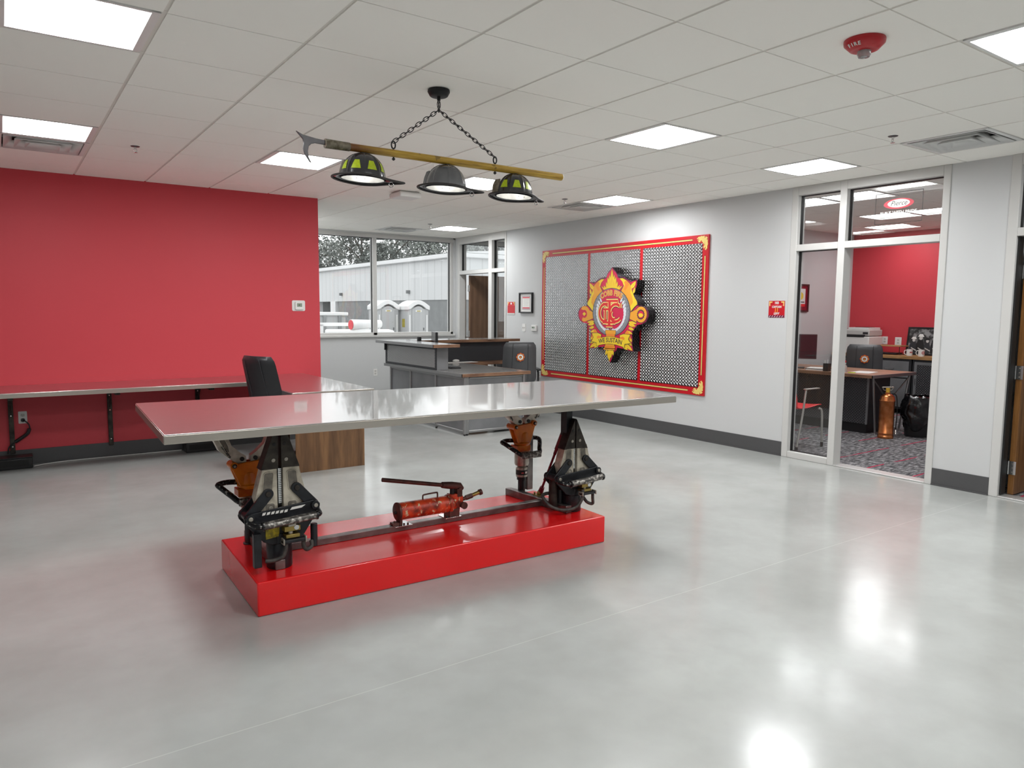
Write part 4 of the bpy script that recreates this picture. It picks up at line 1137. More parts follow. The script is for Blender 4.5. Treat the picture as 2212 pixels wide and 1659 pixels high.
def sign(label, pos, lines, size, rot=RW, group='red door signs'):
    w_, h_ = size
    t = wall_thing('door_sign', label, 'sign', pos, rot, group)
    MB(I4).box(-w_/2, w_/2, -h_/2, h_/2, 0, .004, 's_border').build('plate', t, bevel=.001)
    m_ = MB(I4).box(-w_/2+.003, w_/2-.003, h_*.215, h_*.24, .004, .0046, 'pink'); m_.build('divider', t)
    m_ = MB(I4)
    for sx in (-1, 1):
        m_.prism([(sx*(w_/2-.006), h_/2-.006), (sx*(w_/2-.045), h_/2-.008), (sx*(w_/2-.04), h_/2-.02), (sx*(w_/2-.018), h_/2-.02), (sx*(w_/2-.018), h_/2-.052), (sx*(w_/2-.008), h_/2-.055)], .004, .0047, 's_cream')
    m_.build('corner_scroll', t)
    m_ = MB(I4).box(-w_/2, w_/2, -h_/2, -h_/2+h_*.13, .004, .0045, 'c_maroon' if lines else 'offwhite')
    for k in range(6): x = -w_/2+.008+k*(w_-.012)/6; m_.prism([(x, -h_/2+.003), (x+.006, -h_/2+.003), (x+.02, -h_/2+h_*.12), (x+.014, -h_/2+h_*.12)], .0045, .005, 'white')
    m_.build('tactile_strip', t)
    if lines:
        m_ = MB(I4); text(m_, lines[0], .034, 'white', T(0, h_*.37, .004), bold=.0015); m_.build('lettering', t)
        m_ = MB(I4); text(m_, lines[1], .027, 'white', T(0, h_*.13, .004), bold=.0012, shear=.2); m_.build('lettering', t)
        m_ = MB(I4); text(m_, lines[2], .029, 'white', T(0, -h_*.27, .004), bold=.0014, shear=.2); m_.build('lettering', t)
        m_ = MB(I4)
        for x in (-.012, .012): m_.prism([(x-.004, .012), (x+.004, .012), (x+.004, -.022), (x-.002, -.034), (x-.008, -.034), (x-.004, -.02)], .004, .0047, 'c_amber')
        m_.build('bugle_mark', t)
    else:
        m_ = MB(I4).box(-.02, .02, h_*.3, h_*.44, .004, .0047, 'white'); m_.build('number_patch', t)
def fittings():
    thermostat('white thermostat on the red wall', (2.782, YR, 1.525), BW, True)
    thermostat('small thermostat on the grey wall left of the emblem panel', (XW, 8.85, 1.228), RW)
    o = outlet('white outlet with a black plug under the steel counter on the red wall', (.126, YR, .452), BW, 1)
    m_ = MB(I4).cyl((0, -.024, .006), (0, -.024, .03), .017, 'black', 14).tube([(0, -.024, .03), (.02, -.035, .045), (.045, -.07, .04), (.045, -.13, .035), (.0, -.18, .035), (-.08, -.23, .03), (-.12, -.27, .03), (-.13, -.33, .03)], .006, 'black', 8, smooth=5)
    m_.tube([(.046, -.105, .037), (.03, -.15, .035), (-.02, -.19, .034), (-.07, -.225, .03)], .016, 'black', 8, smooth=3)
    c = m_.build('power_cord'); c.matrix_world = T(.126, YR, .452) @ BW.to_4x4(); tag(c, 'black power cord hanging from the outlet under the counter', 'power cord')
    outlet('white outlet low on the grey wall under the big window', (5.07, YW, .45), BW)
    outlet('white outlet on the grey wall, below and left of the emblem panel', (XW, 8.72, .545), RW)
    t = wall_thing('light_switch', 'white switch plate on the grey wall below the framed certificate', 'light switch', (XW, 9.125, 1.23), RW)
    MB(I4).prism(rrect(.085, .12, .006, 3), 0, .005, 'white').build('cover_plate', t, bevel=.0015)
    for dx in (-.02, .02): MB(I4).box(dx-.005, dx+.005, -.012, .012, .005, .011, 'offwhite').build('toggle', t)
    sign('red room sign reading 103 CAPTAIN LEVY beside the glazed office front', (XW, 4.655, 1.525), ['103', 'CAPTAIN', 'LEVY'], (.19, .172))
    sign('small plain red sign beside the far corner office glass', (XW, 9.47, 1.525), None, (.2, .2))
    t = wall_thing('framed_certificate', 'framed certificate with white mat and red border on the grey wall', 'picture frame', (XW, 9.06, 1.61), RW)
    w_, h_ = .40, .31
    w_, h_ = .34, .31
    m_ = MB(I4)
    for a, b, c_, d in ((-w_/2, -w_/2+.018, -h_/2, h_/2), (w_/2-.018, w_/2, -h_/2, h_/2), (-w_/2+.018, w_/2-.018, -h_/2, -h_/2+.018), (-w_/2+.018, w_/2-.018, h_/2-.018, h_/2)): m_.box(a, b, c_, d, 0, .032, 'black')
    m_.build('frame', t, bevel=.002)
    MB(I4).box(-w_/2+.018, w_/2-.018, -h_/2+.018, h_/2-.018, .002, .012, 'white').build('mat', t)
    m_ = MB(I4).box(-.105, .105, -.10, .10, .012, .0125, 'c_maroon').box(-.098, .098, -.092, .092, .0125, .013, 'paper').box(-.09, .09, .07, .086, .013, .0133, 'pink').box(-.09, .09, -.086, -.07, .013, .0133, 'pink')
    for k in range(7): m_.box(-.07+.01*(k % 2), .07-.012*(k % 3), .05-k*.016, .053-k*.016, .013, .0133, 'offwhite')
    m_.build('certificate', t)
    # boxes and cable at the foot of the red wall
    for x0, x1, y0, y1, l in ((-.13, .18, 7.99, 8.16, 'black cable box on the floor at the far left under the counter'), (1.50, 1.86, 7.98, 8.17, 'black cable box on the floor under the counter, behind the table')):
        t = thing('cable_box', l, 'cable box', ((x0+x1)/2, (y0+y1)/2, 0), None, 'black floor boxes'); X = T(-(x0+x1)/2, -(y0+y1)/2, 0)
        MB(X).box(x0, x1, y0, y1, .0, .1, 'black').build('body', t, bevel=.008)
        MB(X).box(x0-.004, x1+.004, y0-.004, y1+.004, .1, .112, 'black').build('lid', t, bevel=.003)
        MB(X).box(x0+.03, x1-.03, y0-.003, y0, .03, .08, 'rubber').build('front_panel', t)
    m_ = MB(T(-.9, -8.15, 0)).tube([(.19, 8.03, .01), (.3, 8.12, .006), (.5, 8.17, .005), (.9, 8.175, .005), (1.49, 8.16, .006)], .004, 'white', 6, smooth=6)
    o = m_.build('cable'); o.location = (.9, 8.15, 0); tag(o, 'thin white cable lying along the foot of the red wall', 'cable')
fittings()

# ------------------------------------------------------------------ emblem panel on the wall
def panel():
    W_, Hh = 3.09, 1.84
    t = thing('wall_panel', 'large red framed panel of bright diamond tread plate on the grey wall', 'wall panel', (XW, 8.648, .524), RW)
    MB(I4).box(0, W_, 0, Hh, .0, .022, 's_border').build('backing', t, bevel=.002)
    for u in (.09, 1.078, 2.066):
        m_ = MB(I4).box(u, u+.936, .095, Hh-.095, .022, .026, 'tread'); c_ = .0468; ny = int((Hh-.19)/.039)
        vs, fs = [], []
        for i in range(20):
            for j in range(ny):
                for q in (0, 1):
                    ox, oy = u+(i+.25+.5*q)*c_, .095+.008+(j+.25+.5*q)*.039; an = radians(38 if q else -38); k0 = len(vs)
                    for lv, (a, b) in enumerate(((.0185, .0062), (.011, .0026))):
                        for k in range(8):
                            e = 2*pi*k/8; p_, q_ = a*cos(e), b*sin(e)
                            vs.append((ox+p_*cos(an)-q_*sin(an), oy+p_*sin(an)+q_*cos(an), .026+.004*lv))
                    for k in range(8): fs.append((k0+k, k0+(k+1) % 8, k0+8+(k+1) % 8, k0+8+k))
                    fs.append(tuple(range(k0+8, k0+16)))
        m_._add(vs, fs, 'lozenge'); m_.build('tread_plate', t, recalc=False, sharp=80)
    def line(a, b, c, d):
        MB(I4).box(a-.004, b+.004, c-.004, d+.004, .022, .0226, 'ink').box(a, b, c, d, .0226, .0236, 's_cream').build('pinstripe', t)
    line(.24, W_-.24, .042, .056); line(.24, W_-.24, Hh-.056, Hh-.042); line(.04, .053, .24, Hh-.24); line(W_-.053, W_-.04, .24, Hh-.24)
    def scroll(sx, sy, ox, oy):
        m_ = MB(I4)
        def P(a): return [(ox+sx*x, oy+sy*y) for x, y in a]
        base = [[(.03, .03), (.05, .05), (.09, .055), (.13, .045), (.16, .06)], [(.03, .03), (.045, .06), (.045, .10), (.035, .14), (.05, .17)],
                [(.06, .03), (.10, .028), (.14, .03), (.17, .04)], [(.03, .06), (.026, .10), (.03, .15), (.04, .175)], [(.05, .05), (.075, .07), (.10, .075)], [(.05, .05), (.07, .08), (.065, .11)],
                [(.12, .05), (.13, .07), (.15, .075)], [(.04, .12), (.06, .135), (.065, .155)]]
        for k, b in enumerate(base):
            pts = [(p.x, p.y) for p in spline([(x, y, 0) for x, y in b], 4)]; n = len(pts)
            L = []; Rr = []
            for i, p in enumerate(pts):
                q = Vector(pts[min(i+1, n-1)])-Vector(pts[max(i-1, 0)]); q.normalize(); wd = .0125*(1-(i/n)**2)+.002+.003*sin(i*1.7)
                L.append((p[0]-q.y*wd, p[1]+q.x*wd)); Rr.append((p[0]+q.y*wd, p[1]-q.x*wd))
            m_.prism(P(L+Rr[::-1]), .0224, .0245+k*.0003, 's_cream')
        m_.build('corner_scroll', t)
    scroll(1, 1, 0, 0); scroll(-1, 1, W_, 0); scroll(1, -1, 0, Hh); scroll(-1, -1, W_, Hh)
panel()

def emblem():
    t = thing('wall_emblem', 'fire department crest with red monogram and yellow leaves, standing off the tread plate', 'emblem', (6.45, 6.988, 1.44), RW)
    kx, ky = .001262, .00086
    def E(p): return ((p[0]-620)*kx, (830-p[1])*ky)
    def mir(p): return (1240-p[0], p[1])
    half = [(620, 118), (648, 160), (672, 185), (690, 215), (705, 262), (728, 275), (742, 262), (800, 275), (850, 310), (905, 345), (925, 330), (978, 318), (978, 395), (955, 470), (932, 520), (960, 590), (990, 640), (1003, 690),
            (1045, 688), (1105, 715), (1140, 775), (1143, 840), (1115, 915), (1060, 950), (1000, 962), (975, 1000), (945, 1030), (930, 1070), (925, 1110), (935, 1180), (930, 1240), (950, 1352), (880, 1340), (840, 1320), (800, 1322), (720, 1310), (705, 1355), (672, 1385), (655, 1440), (640, 1490), (620, 1545)]
    out = half+[mir(p) for p in half[1:-1]][::-1]
    O = [E(p) for p in out]
    MB(I4).prism(O, -.128, -.004, 'blackgloss').build('standoff_body', t)
    m_ = MB(I4).prism(O, -.004, 0, 'c_maroon'); m_.prism([(x*.975, y*.982-.003) for x, y in O], 0, .001, 'c_crimson'); m_.build('backplate', t)
    Z = [.001]
    def lay(poly, col, line='c_navy', parent=t, name=None, mb=None, grow=1.04, z=None):
        z0 = Z[0] if z is None else z
        pts = [E(p) for p in poly]; cx = sum(p[0] for p in pts)/len(pts); cy = sum(p[1] for p in pts)/len(pts)
        m = mb or MB(I4)
        if line: m.prism([(cx+(x-cx)*grow+(.0035 if x > cx else -.0035), cy+(y-cy)*grow+(.003 if y > cy else -.003)) for x, y in pts], z0, z0+.0006, line)
        m.prism(pts, z0, z0+.0014, col)
        Z[0] += .00002
        if mb is None: m.build(name, t)
        return m
    def leaf(mb, bx, by, tx, ty, w_, col='c_yellow', line='c_amber'):
        d = Vector((tx-bx, ty-by)); n = Vector((-d.y, d.x)).normalized()*w_
        B = Vector((bx, by)); pl = [B-n*.4, B+d*.3-n, B+d*.6-n*.85, B+d*.85-n*.4, B+d, B+d*.85+n*.4, B+d*.6+n*.85, B+d*.3+n, B+n*.4]
        lay([tuple(p) for p in pl], col, 'c_navy', mb=mb, grow=1.02)
        z0 = Z[0]+.0014; a = E(tuple(B+d*.1)); c_ = E(tuple(B+d*.85)); e1 = E(tuple(B+d*.4+n*.25))
        mb.prism([a, E(tuple(B+d*.45+n*.3)), c_, E(tuple(B+d*.45-n*.1))], z0, z0+.0003, 'c_amber')
    # top spray
    m_ = MB(I4)
    for tx, ty, bx, by, w_ in ((470, 400, 530, 460, 12), (500, 385, 545, 455, 13), (535, 335, 560, 450, 15), (560, 262, 580, 450, 18), (585, 228, 600, 450, 19)):
        for s_ in (0, 1):
            if s_: tx_, bx_ = 1240-tx, 1240-bx
            else: tx_, bx_ = tx, bx
            leaf(m_, bx_, by, tx_, ty, w_)
    leaf(m_, 620, 450, 620, 150, 25); m_.build('leaf_spray', t)
    # side leaves
    m_ = MB(I4)
    for (bx, by, tx, ty, w_) in ((900, 440, 962, 340, 26), (935, 510, 952, 425, 15), (880, 960, 975, 985, 22), (880, 1010, 955, 1040, 20), (860, 1060, 935, 1100, 18), (880, 930, 990, 945, 22),
                                 (820, 1240, 940, 1340, 26), (860, 1200, 930, 1270, 22), (800, 1270, 870, 1335, 22), (900, 1160, 925, 1215, 16)):
        leaf(m_, bx, by, tx, ty, w_); leaf(m_, 1240-bx, by, 1240-tx, ty, w_)
    m_.build('side_leaves', t)
    # crossed axe blades
    for s_ in (0, 1):
        f = (lambda p: mir(p)) if s_ else (lambda p: p)
        m_ = MB(I4)
        lay([f(p) for p in ((735, 290), (775, 288), (830, 320), (880, 370), (905, 430), (915, 480), (950, 570), (985, 630), (990, 670), (950, 710), (905, 770), (890, 700), (850, 590), (790, 510), (760, 470), (795, 400), (775, 340))], 'c_amber', mb=m_)
        z = Z[0]+.0014
        m_.prism([E(f(p)) for p in ((905, 430), (915, 480), (950, 570), (985, 630), (990, 670), (950, 710), (905, 770), (893, 705), (930, 640), (920, 560), (890, 500))], z, z+.0004, 'c_yellow')
        m_.prism([E(f(p)) for p in ((735, 290), (775, 288), (830, 320), (800, 345), (815, 400), (790, 380), (775, 335))], z, z+.0004, 'c_yellow')
        m_.prism([E(f(p)) for p in ((800, 345), (830, 320), (880, 370), (820, 470), (800, 450), (815, 400))], z, z+.0003, 'c_orange')
        m_.build('axe_blade', t)
        m_ = MB(I4); lay([f(p) for p in ((890, 790), (985, 740), (985, 925), (890, 880))], 'c_amber', mb=m_); m_.build('tool_handle', t)
        m_ = MB(I4); lay([f(p) for p in ((820, 1100), (860, 1040), (905, 1120), (915, 1185), (860, 1180))], 'c_orange', mb=m_); m_.build('lower_point', t)
    # ring spanner on the right, open spanner on the left
    m_ = MB(I4); c0 = (1043, 815)
    def circ(c, r, n=36, gear=0): return [(c[0]+(r+(gear if k % 2 else 0))*cos(2*pi*k/n), c[1]+(r+(gear if k % 2 else 0))*1.42*sin(2*pi*k/n)) for k in range(n)]
    lay(circ(c0, 80), 'c_amber', mb=m_); z = Z[0]+.0014
    m_.prism([E(p) for p in circ(c0, 45, 32, 9)], z, z+.0006, 'c_navy').prism([E(p) for p in circ(c0, 38)], z+.0006, z+.001, 'c_crimson').prism([E(p) for p in ((1008, 820), (1025, 795), (1060, 800), (1078, 822), (1060, 850), (1028, 855))], z+.001, z+.0014, 'c_yellow')
    m_.build('ring_spanner', t)
    m_ = MB(I4); arc = [(205+88*cos(a), 815+122*sin(a)) for a in [radians(v) for v in range(-118, 119, 12)]]; arc2 = [(205+42*cos(a), 815+62*sin(a)) for a in [radians(v) for v in range(125, -126, -14)]]
    lay([(150, 745)]+arc+[(165, 905)]+arc2, 'c_amber', None, mb=m_); z = Z[0]
    m_.prism([E(p) for p in ((172, 815), (200, 785), (232, 815), (200, 850))], z, z+.0012, 'c_yellow'); m_.build('open_spanner', t)
    # oval field with laurel wreaths
    def el(rx, ry, cx=617, cy=785, n=56): return [(cx+rx*cos(2*pi*k/n), cy+ry*sin(2*pi*k/n)) for k in range(n)]
    z = .0034
    m_ = MB(I4).prism([E(p) for p in el(281, 360)], .001, z, 'c_navy').prism([E(p) for p in el(274, 352)], z, z+.0004, 'c_grey')
    m_.prism([E(p) for p in el(200, 300, 617, 750)], z+.0004, z+.0008, 'c_crimson'); m_.prism([E(p) for p in ((490, 470), (617, 432), (745, 470), (770, 560), (617, 520), (464, 560))], z+.0008, z+.001, 'c_crimson')
    m_.build('oval_field', t)
    z += .001
    for nm, rx, ry, col, edge, lw, cnt in (('grey_wreath', 245, 318, 'c_grey', 'c_navy', 30, 15), ('white_wreath', 205, 285, 'c_lite', 'c_grey', 30, 15)):
        m_ = MB(I4)
        for s_ in (-1, 1):
            for k in range(cnt):
                a = radians(100-k*150/cnt)              # from bottom to upper side
                cx, cy = 617+s_*rx*cos(a), 790+ry*sin(a)
                tx, ty = -s_*sin(a)*0-s_*rx*sin(a)*-1*0, 0
                d = Vector((s_*rx*sin(a), -ry*cos(a)))*1.0; d = Vector((s_*abs(sin(a))*.4*(1 if a < pi/2 else -1)+s_*.35, -1)).normalized()
                L = 42; n = Vector((-d.y, d.x)); B = Vector((cx, cy))
                pl = [B-d*L, B-d*L*.3-n*lw*.5, B+d*L*.5-n*lw*.55, B+d*L*1.15, B+d*L*.4+n*lw*.5, B-d*L*.3+n*lw*.4]
                zz = z+k*.00003
                m_.prism([E(tuple(B+(p-B)*1.14)) for p in pl], zz, zz+.0004, edge).prism([E(tuple(p)) for p in pl], zz+.0004, zz+.0009, col)
        m_.build(nm, t)
    # lettering and monogram
    m_ = MB(I4); text(m_, 'COBB FIRE', .096, 'c_navy', T(0, .283, z+.0012), bold=.006, sx=.92, arc=.42, ext=.0004); text(m_, 'COBB FIRE', .096, 'c_cream', T(0, .283, z+.0018), bold=.0042, sx=.92, arc=.42, ext=.0004)
    text(m_, 'COBB FIRE', .096, 'c_orange', T(0, .283, z+.0024), bold=.0005, sx=.92, arc=.42, ext=.0004); m_.build('lettering', t)
    def arcp(cx, cy, rx, ry, a0, a1, n=18): return [E((cx+rx*cos(radians(a0+(a1-a0)*k/n)), cy-ry*sin(radians(a0+(a1-a0)*k/n)))) for k in range(n+1)]
    strokes = [(arcp(524, 795, 76, 128, 55, 300), 34), (arcp(690, 795, 90, 128, 52, 318), 34), ([E((762, 655)), E((762, 722))], 20), ([E((598, 612)), E((598, 990))], 42), ([E((548, 618)), E((722, 618))], 30), ([E((714, 612)), E((714, 668))], 20),
               ([E((600, 742)), E((510, 742))], 28), ([E((536, 742)), E((536, 940))], 30), ([E((500, 940)), E((690, 940))], 28), ([E((550, 988)), E((648, 988))], 26), ([E((500, 655)), E((575, 655))], 22), (arcp(664, 820, 42, 66, 130, 300), 26)]
    m_ = MB(I4); sc = kx
    for i, (p, w_) in enumerate(strokes): m_.prism(stroke(p, (w_+22)*sc), z+.0015, z+.0022+i*.000004, 'c_navy')
    for i, (p, w_) in enumerate(strokes): m_.prism(stroke(p, (w_+12)*sc), z+.0024, z+.0030+i*.000004, 'c_cream')
    for i, (p, w_) in enumerate(strokes): m_.prism(stroke(p, (w_-8)*sc), z+.0032, z+.0038+i*.000004, 'c_red')
    m_.build('monogram', t)
    # torch, flame and ribbon
    m_ = MB(I4)
    for a, b, c_, d, col in ((545, 695, 1055, 1110, 'c_amber'), (555, 685, 1110, 1165, 'c_orange'), (535, 690, 1290, 1335, 'c_orange'), (520, 690, 1325, 1350, 'c_amber'), (545, 680, 1265, 1292, 'c_amber')):
        m_.prism([E(p) for p in ((a-5, c_-5), (b+5, c_-5), (b+5, d+5), (a-5, d+5))], .0046, .0056, 'c_navy').prism([E(p) for p in ((a, c_), (b, c_), (b, d), (a, d))], .0056, .0062, col)
    m_.build('torch', t)
    Z[0] = .003; m_ = MB(I4)
    for (bx, by, tx, ty, w_) in ((570, 1350, 552, 1440, 16), (650, 1350, 665, 1430, 16), (598, 1350, 590, 1480, 17), (628, 1350, 632, 1470, 17), (612, 1350, 607, 1525, 19)): leaf(m_, bx, by, tx, ty, w_)
    m_.build('flame', t)
    m_ = MB(I4); Z[0] = .0062
    for s_ in (0, 1):
        f = (lambda p: mir(p)) if s_ else (lambda p: p)
        lay([f(p) for p in ((335, 1110), (430, 1105), (480, 1125), (478, 1180), (415, 1190), (410, 1250), (330, 1235), (362, 1175))], 'c_yellow', mb=m_)
        lay([f(p) for p in ((410, 1165), (435, 1142), (475, 1150), (480, 1178), (440, 1195), (420, 1190))], 'c_orange', mb=m_)
    top = [(410+20*k, 1195-42*sin(pi*k/21)) for k in range(22)]; bot = [(410+20*k, 1300-42*sin(pi*k/21)+0) for k in range(22)][::-1]
    lay(top+bot, 'c_yellow', mb=m_, grow=1.01); m_.build('ribbon', t)
    m_ = MB(I4); text(m_, 'WE SUSTAIN', .083, 'c_navy', T(0, -.322, Z[0]+.002), ext=.0004, sx=.93, bold=.001, arc=.9); m_.build('lettering', t)
emblem()

def decal():
    t = thing('window_decal', 'clear window decal with a red oval dealer logo on the office transom glass', 'decal', (XW+.0615, 3.485, 2.44), RW)
    w_, h_ = .425, .275
    m_ = MB(I4)
    for a, b, c_, d in ((-w_/2, w_/2, h_/2-.004, h_/2), (-w_/2, w_/2, -h_/2, -h_/2+.004), (-w_/2, -w_/2+.004, -h_/2, h_/2), (w_/2-.004, w_/2, -h_/2, h_/2)): m_.box(a, b, c_, d, 0, .0006, 'ink')
    m_.build('border', t)
    m_ = MB(I4).prism(ell(.135, .046, 48, 0, .035), 0, .0006, 'pink').prism(ell(.10, .036, 48, .0, .037), .0006, .001, 'c_white'); m_.build('oval', t)
    m_ = MB(I4); text(m_, 'Pierce', .062, 'ink', T(0, .038, .0012), shear=.35, ext=.0003, bold=-.0003, sx=.95); m_.build('lettering', t)
    m_ = MB(I4); text(m_, 'BUILT WITH PRIDE', .040, 'white', T(0, -.045, .0006), ext=.0003, sx=.98, bold=.0012); m_.build('lettering', t)
decal()
# ------------------------------------------------------------------ captain's office seen through the glass
def office():
    t = thing('office_desk', 'office desk with wooden top and dark tread plate front inside the glazed office', 'desk', (8.5, 4.62, .004)); X = T(-8.5, -4.62, -.004)
    MB(X).box(8.515, 9.52, 4.635, 6.45, .715, .75, 'butcher_m').build('worktop', t, bevel=.002)
    MB(X).box(8.50, 8.515, 4.62, 6.45, .712, .75, 'butcher').build('wood_edge', t, bevel=.001)
    MB(X).box(8.50, 9.53, 4.618, 4.635, .712, .7505, 'desk_edge').build('metal_edge', t, bevel=.001)
    tr = MB(I4).box(0, 1.52, 0, .575, 0, .004, 'tread_dark').build('modesty_panel', t); tr.matrix_local = X @ T(8.715, 6.3, .125) @ RW.to_4x4()
    MB(X).box(8.716, 8.75, 4.775, 6.32, .12, .71, 'desk_dark').box(8.70, 8.716, 4.775, 4.80, .12, .71, 'desk').box(8.75, 9.2, 4.775, 4.80, .12, .71, 'desk_dark').build('pedestal', t, bevel=.002)
    MB(X).box(8.74, 9.2, 4.80, 6.3, .004, .12, 'black').build('toe_kick', t)
    for (x0, x1) in ((8.60, 8.76), (9.46, 9.34)):
        MB(X).tube([(x0, 4.67, .71), (x1, 4.70, .05), (x1, 4.70, .03)], .013, 'desk_edge', 10).cyl((x1, 4.70, .004), (x1, 4.70, .012), .022, 'chrome', 14).cyl((x1, 4.70, .01), (x1, 4.70, .05), .006, 'chrome', 8).build('leg', t)
    MB(X).tube([(8.62, 4.67, .68), (8.9, 4.685, .48)], .009, 'desk_edge', 8).tube([(9.44, 4.67, .68), (9.15, 4.685, .48)], .009, 'desk_edge', 8).build('brace', t)
    z = .7515
    def mon(label, loc, rz, wd, hh, zt):
        m = thing('monitor', label, 'monitor', loc, rz, 'desktop monitors')
        MB(I4).box(-wd/2, wd/2, -.018, .018, zt-hh, zt, 'black').build('housing', m, bevel=.006)
        MB(I4).box(-wd/2+.012, wd/2-.012, -.0195, -.0185, zt-hh+.018, zt-.012, 'screen').build('screen', m)
        MB(I4).box(-.025, .025, .018, .04, .01, zt-hh/2, 'black').build('stand', m, bevel=.004); MB(I4).box(-.11, .11, -.07, .09, 0, .012, 'black').build('base', m, bevel=.005)
    mon('black monitor with dark purple screen on the office desk', (8.76, 5.83, z), radians(-57), .5, .33, .455)
    o = MB(I4).box(-.15, .15, -.11, .11, 0, .002, 'paper').box(-.13, .16, -.10, .12, .002, .004, 'white').build('paper_sheet'); o.matrix_world = T(8.86, 4.93, z) @ R(.15)
    tag(o, 'white paper sheets lying flat near the corner of the office desk', 'paper')
    o = MB(I4).box(-.1, .1, -.14, .14, 0, .012, 'white').box(-.09, .11, -.13, .15, .012, .02, 'ink').box(-.1, .08, -.12, .13, .02, .03, 'paper').build('document_stack'); o.matrix_world = T(8.70, 5.45, z) @ R(.3)
    tag(o, 'messy stack of papers and black folder on the office desk by the monitor', 'papers')
    o = MB(I4).box(-.038, .038, -.038, .038, 0, .006, 'yellow').build('sticky_notes'); o.matrix_world = T(8.66, 4.98, z) @ R(.4); tag(o, 'small yellow sticky note pad beside the sanitizer bottle', 'sticky notes')
    t = thing('sanitizer_bottle', 'clear pump bottle with red cap standing on the office desk', 'bottle', (8.70, 5.10, z))
    MB(I4).lathe([(.0001, 0), (.026, 0), (.028, .01), (.028, .07), (.015, .09), (.012, .10), (.0001, .10)], 'clearlens', 20).build('body', t)
    MB(I4).cyl((0, 0, .10), (0, 0, .115), .015, 'offwhite', 14).ball((0, 0, .13), (.017, .017, .02), 'red', 14).build('cap', t)
    t = thing('pen_cup', 'black square pen holder on the office desk behind the glass mullion', 'pen holder', (8.60, 5.28, z))
    MB(I4).box(-.035, .035, -.035, .035, 0, .10, 'black').build('body', t, bevel=.004)
    for x, y, h in ((.01, .0, .15), (-.015, .01, .14)): MB(I4).cyl((x, y, .02), (x*1.6, y*1.6, h), .004, 'white', 8).build('pen', t)
    # extinguisher
    t = thing('fire_extinguisher', 'polished antique copper fire extinguisher standing on the carpet by the desk', 'fire extinguisher', (8.63, 4.50, .004))
    m_ = MB(I4).lathe([(.0001, 0), (.084, 0), (.088, .006), (.088, .028), (.083, .034), (.083, .05), (.087, .056), (.087, .066), (.083, .072), (.083, .44), (.087, .446), (.087, .456), (.082, .462), (.074, .50), (.05, .525), (.03, .532), (.03, .55), (.0001, .552)], 'copper', 48)
    m_.build('cylinder', t)
    m_ = MB(I4).cyl((0, 0, .55), (0, 0, .60), .022, 'gold', 18).build('cap', t)
    m_ = MB(I4).tube([(.07*cos(2*pi*k/20), .02*sin(2*pi*k/20)+0, .61) for k in range(20)], .006, 'silver', 8, closed=True).tube([(-.07, 0, .61), (-.05, 0, .575), (-.02, 0, .575)], .005, 'silver', 8).tube([(.07, 0, .61), (.05, 0, .575), (.02, 0, .575)], .005, 'silver', 8)
    o = m_.build('handle', t); o.rotation_euler.z = radians(-30)
    m_ = MB(I4).tube([(.06, -.02, .53), (.11, -.05, .50), (.105, -.07, .30), (.085, -.075, .15), (.075, -.08, .10)], .006, 'rubber', 8, smooth=5).tube([(.075, -.08, .10), (.06, -.09, .05)], .009, 'chrome', 10)
    m_.build('hose', t)
    # bin with liner bag
    t = thing('trash_can', 'small bin lined with a shiny black plastic bag, beside the copper extinguisher', 'trash can', (9.08, 4.36, .004))
    MB(I4).lathe([(.0001, 0), (.13, 0), (.15, .38), (.145, .38), (.125, .02)], 'black', 32).build('bin', t)
    rnd = random.Random(5); vs = []; fs = []; n, m = 40, 16
    for i in range(m+1):
        v = i/m; z_ = .50-.38*v
        for k in range(n):
            a = 2*pi*k/n; bulge = .035*sin(v*pi)+.02*mnoise.noise(Vector((cos(a)*2.2, sin(a)*2.2, v*3)))+.022*mnoise.noise(Vector((cos(a)*6, sin(a)*6, v*5+3)))
            r = .145+bulge+(.05*v if -1.6 < atan2(sin(a), cos(a)) < .6 else .0)*1.2
            if i == 0: r *= .93
            zz = z_+.02*mnoise.noise(Vector((cos(a)*3, sin(a)*3, 9)))*(1-v*.5)+(.05*v*sin(3*a+.5) if i > m-5 else 0)
            vs.append((r*cos(a), r*sin(a), max(.006, zz)))
    for i in range(m):
        for k in range(n): fs.append((i*n+k, i*n+(k+1) % n, (i+1)*n+(k+1) % n, (i+1)*n+k))
    b = MB(I4); b._add(vs, fs, 'bag'); o = b.build('bag', t, recalc=True, sharp=180)
    sd = o.modifiers.new('t', 'SOLIDIFY'); sd.thickness = .002
    # credenza
    t = thing('credenza', 'grey metal credenza with oak top along the red office wall', 'cabinet', (10.88, 5.2, .004)); X = T(-10.88, -5.2, -.004)
    MB(X).box(10.86, 11.39, 3.6, 6.6, .825, .87, 'butcher_l').build('countertop', t, bevel=.002)
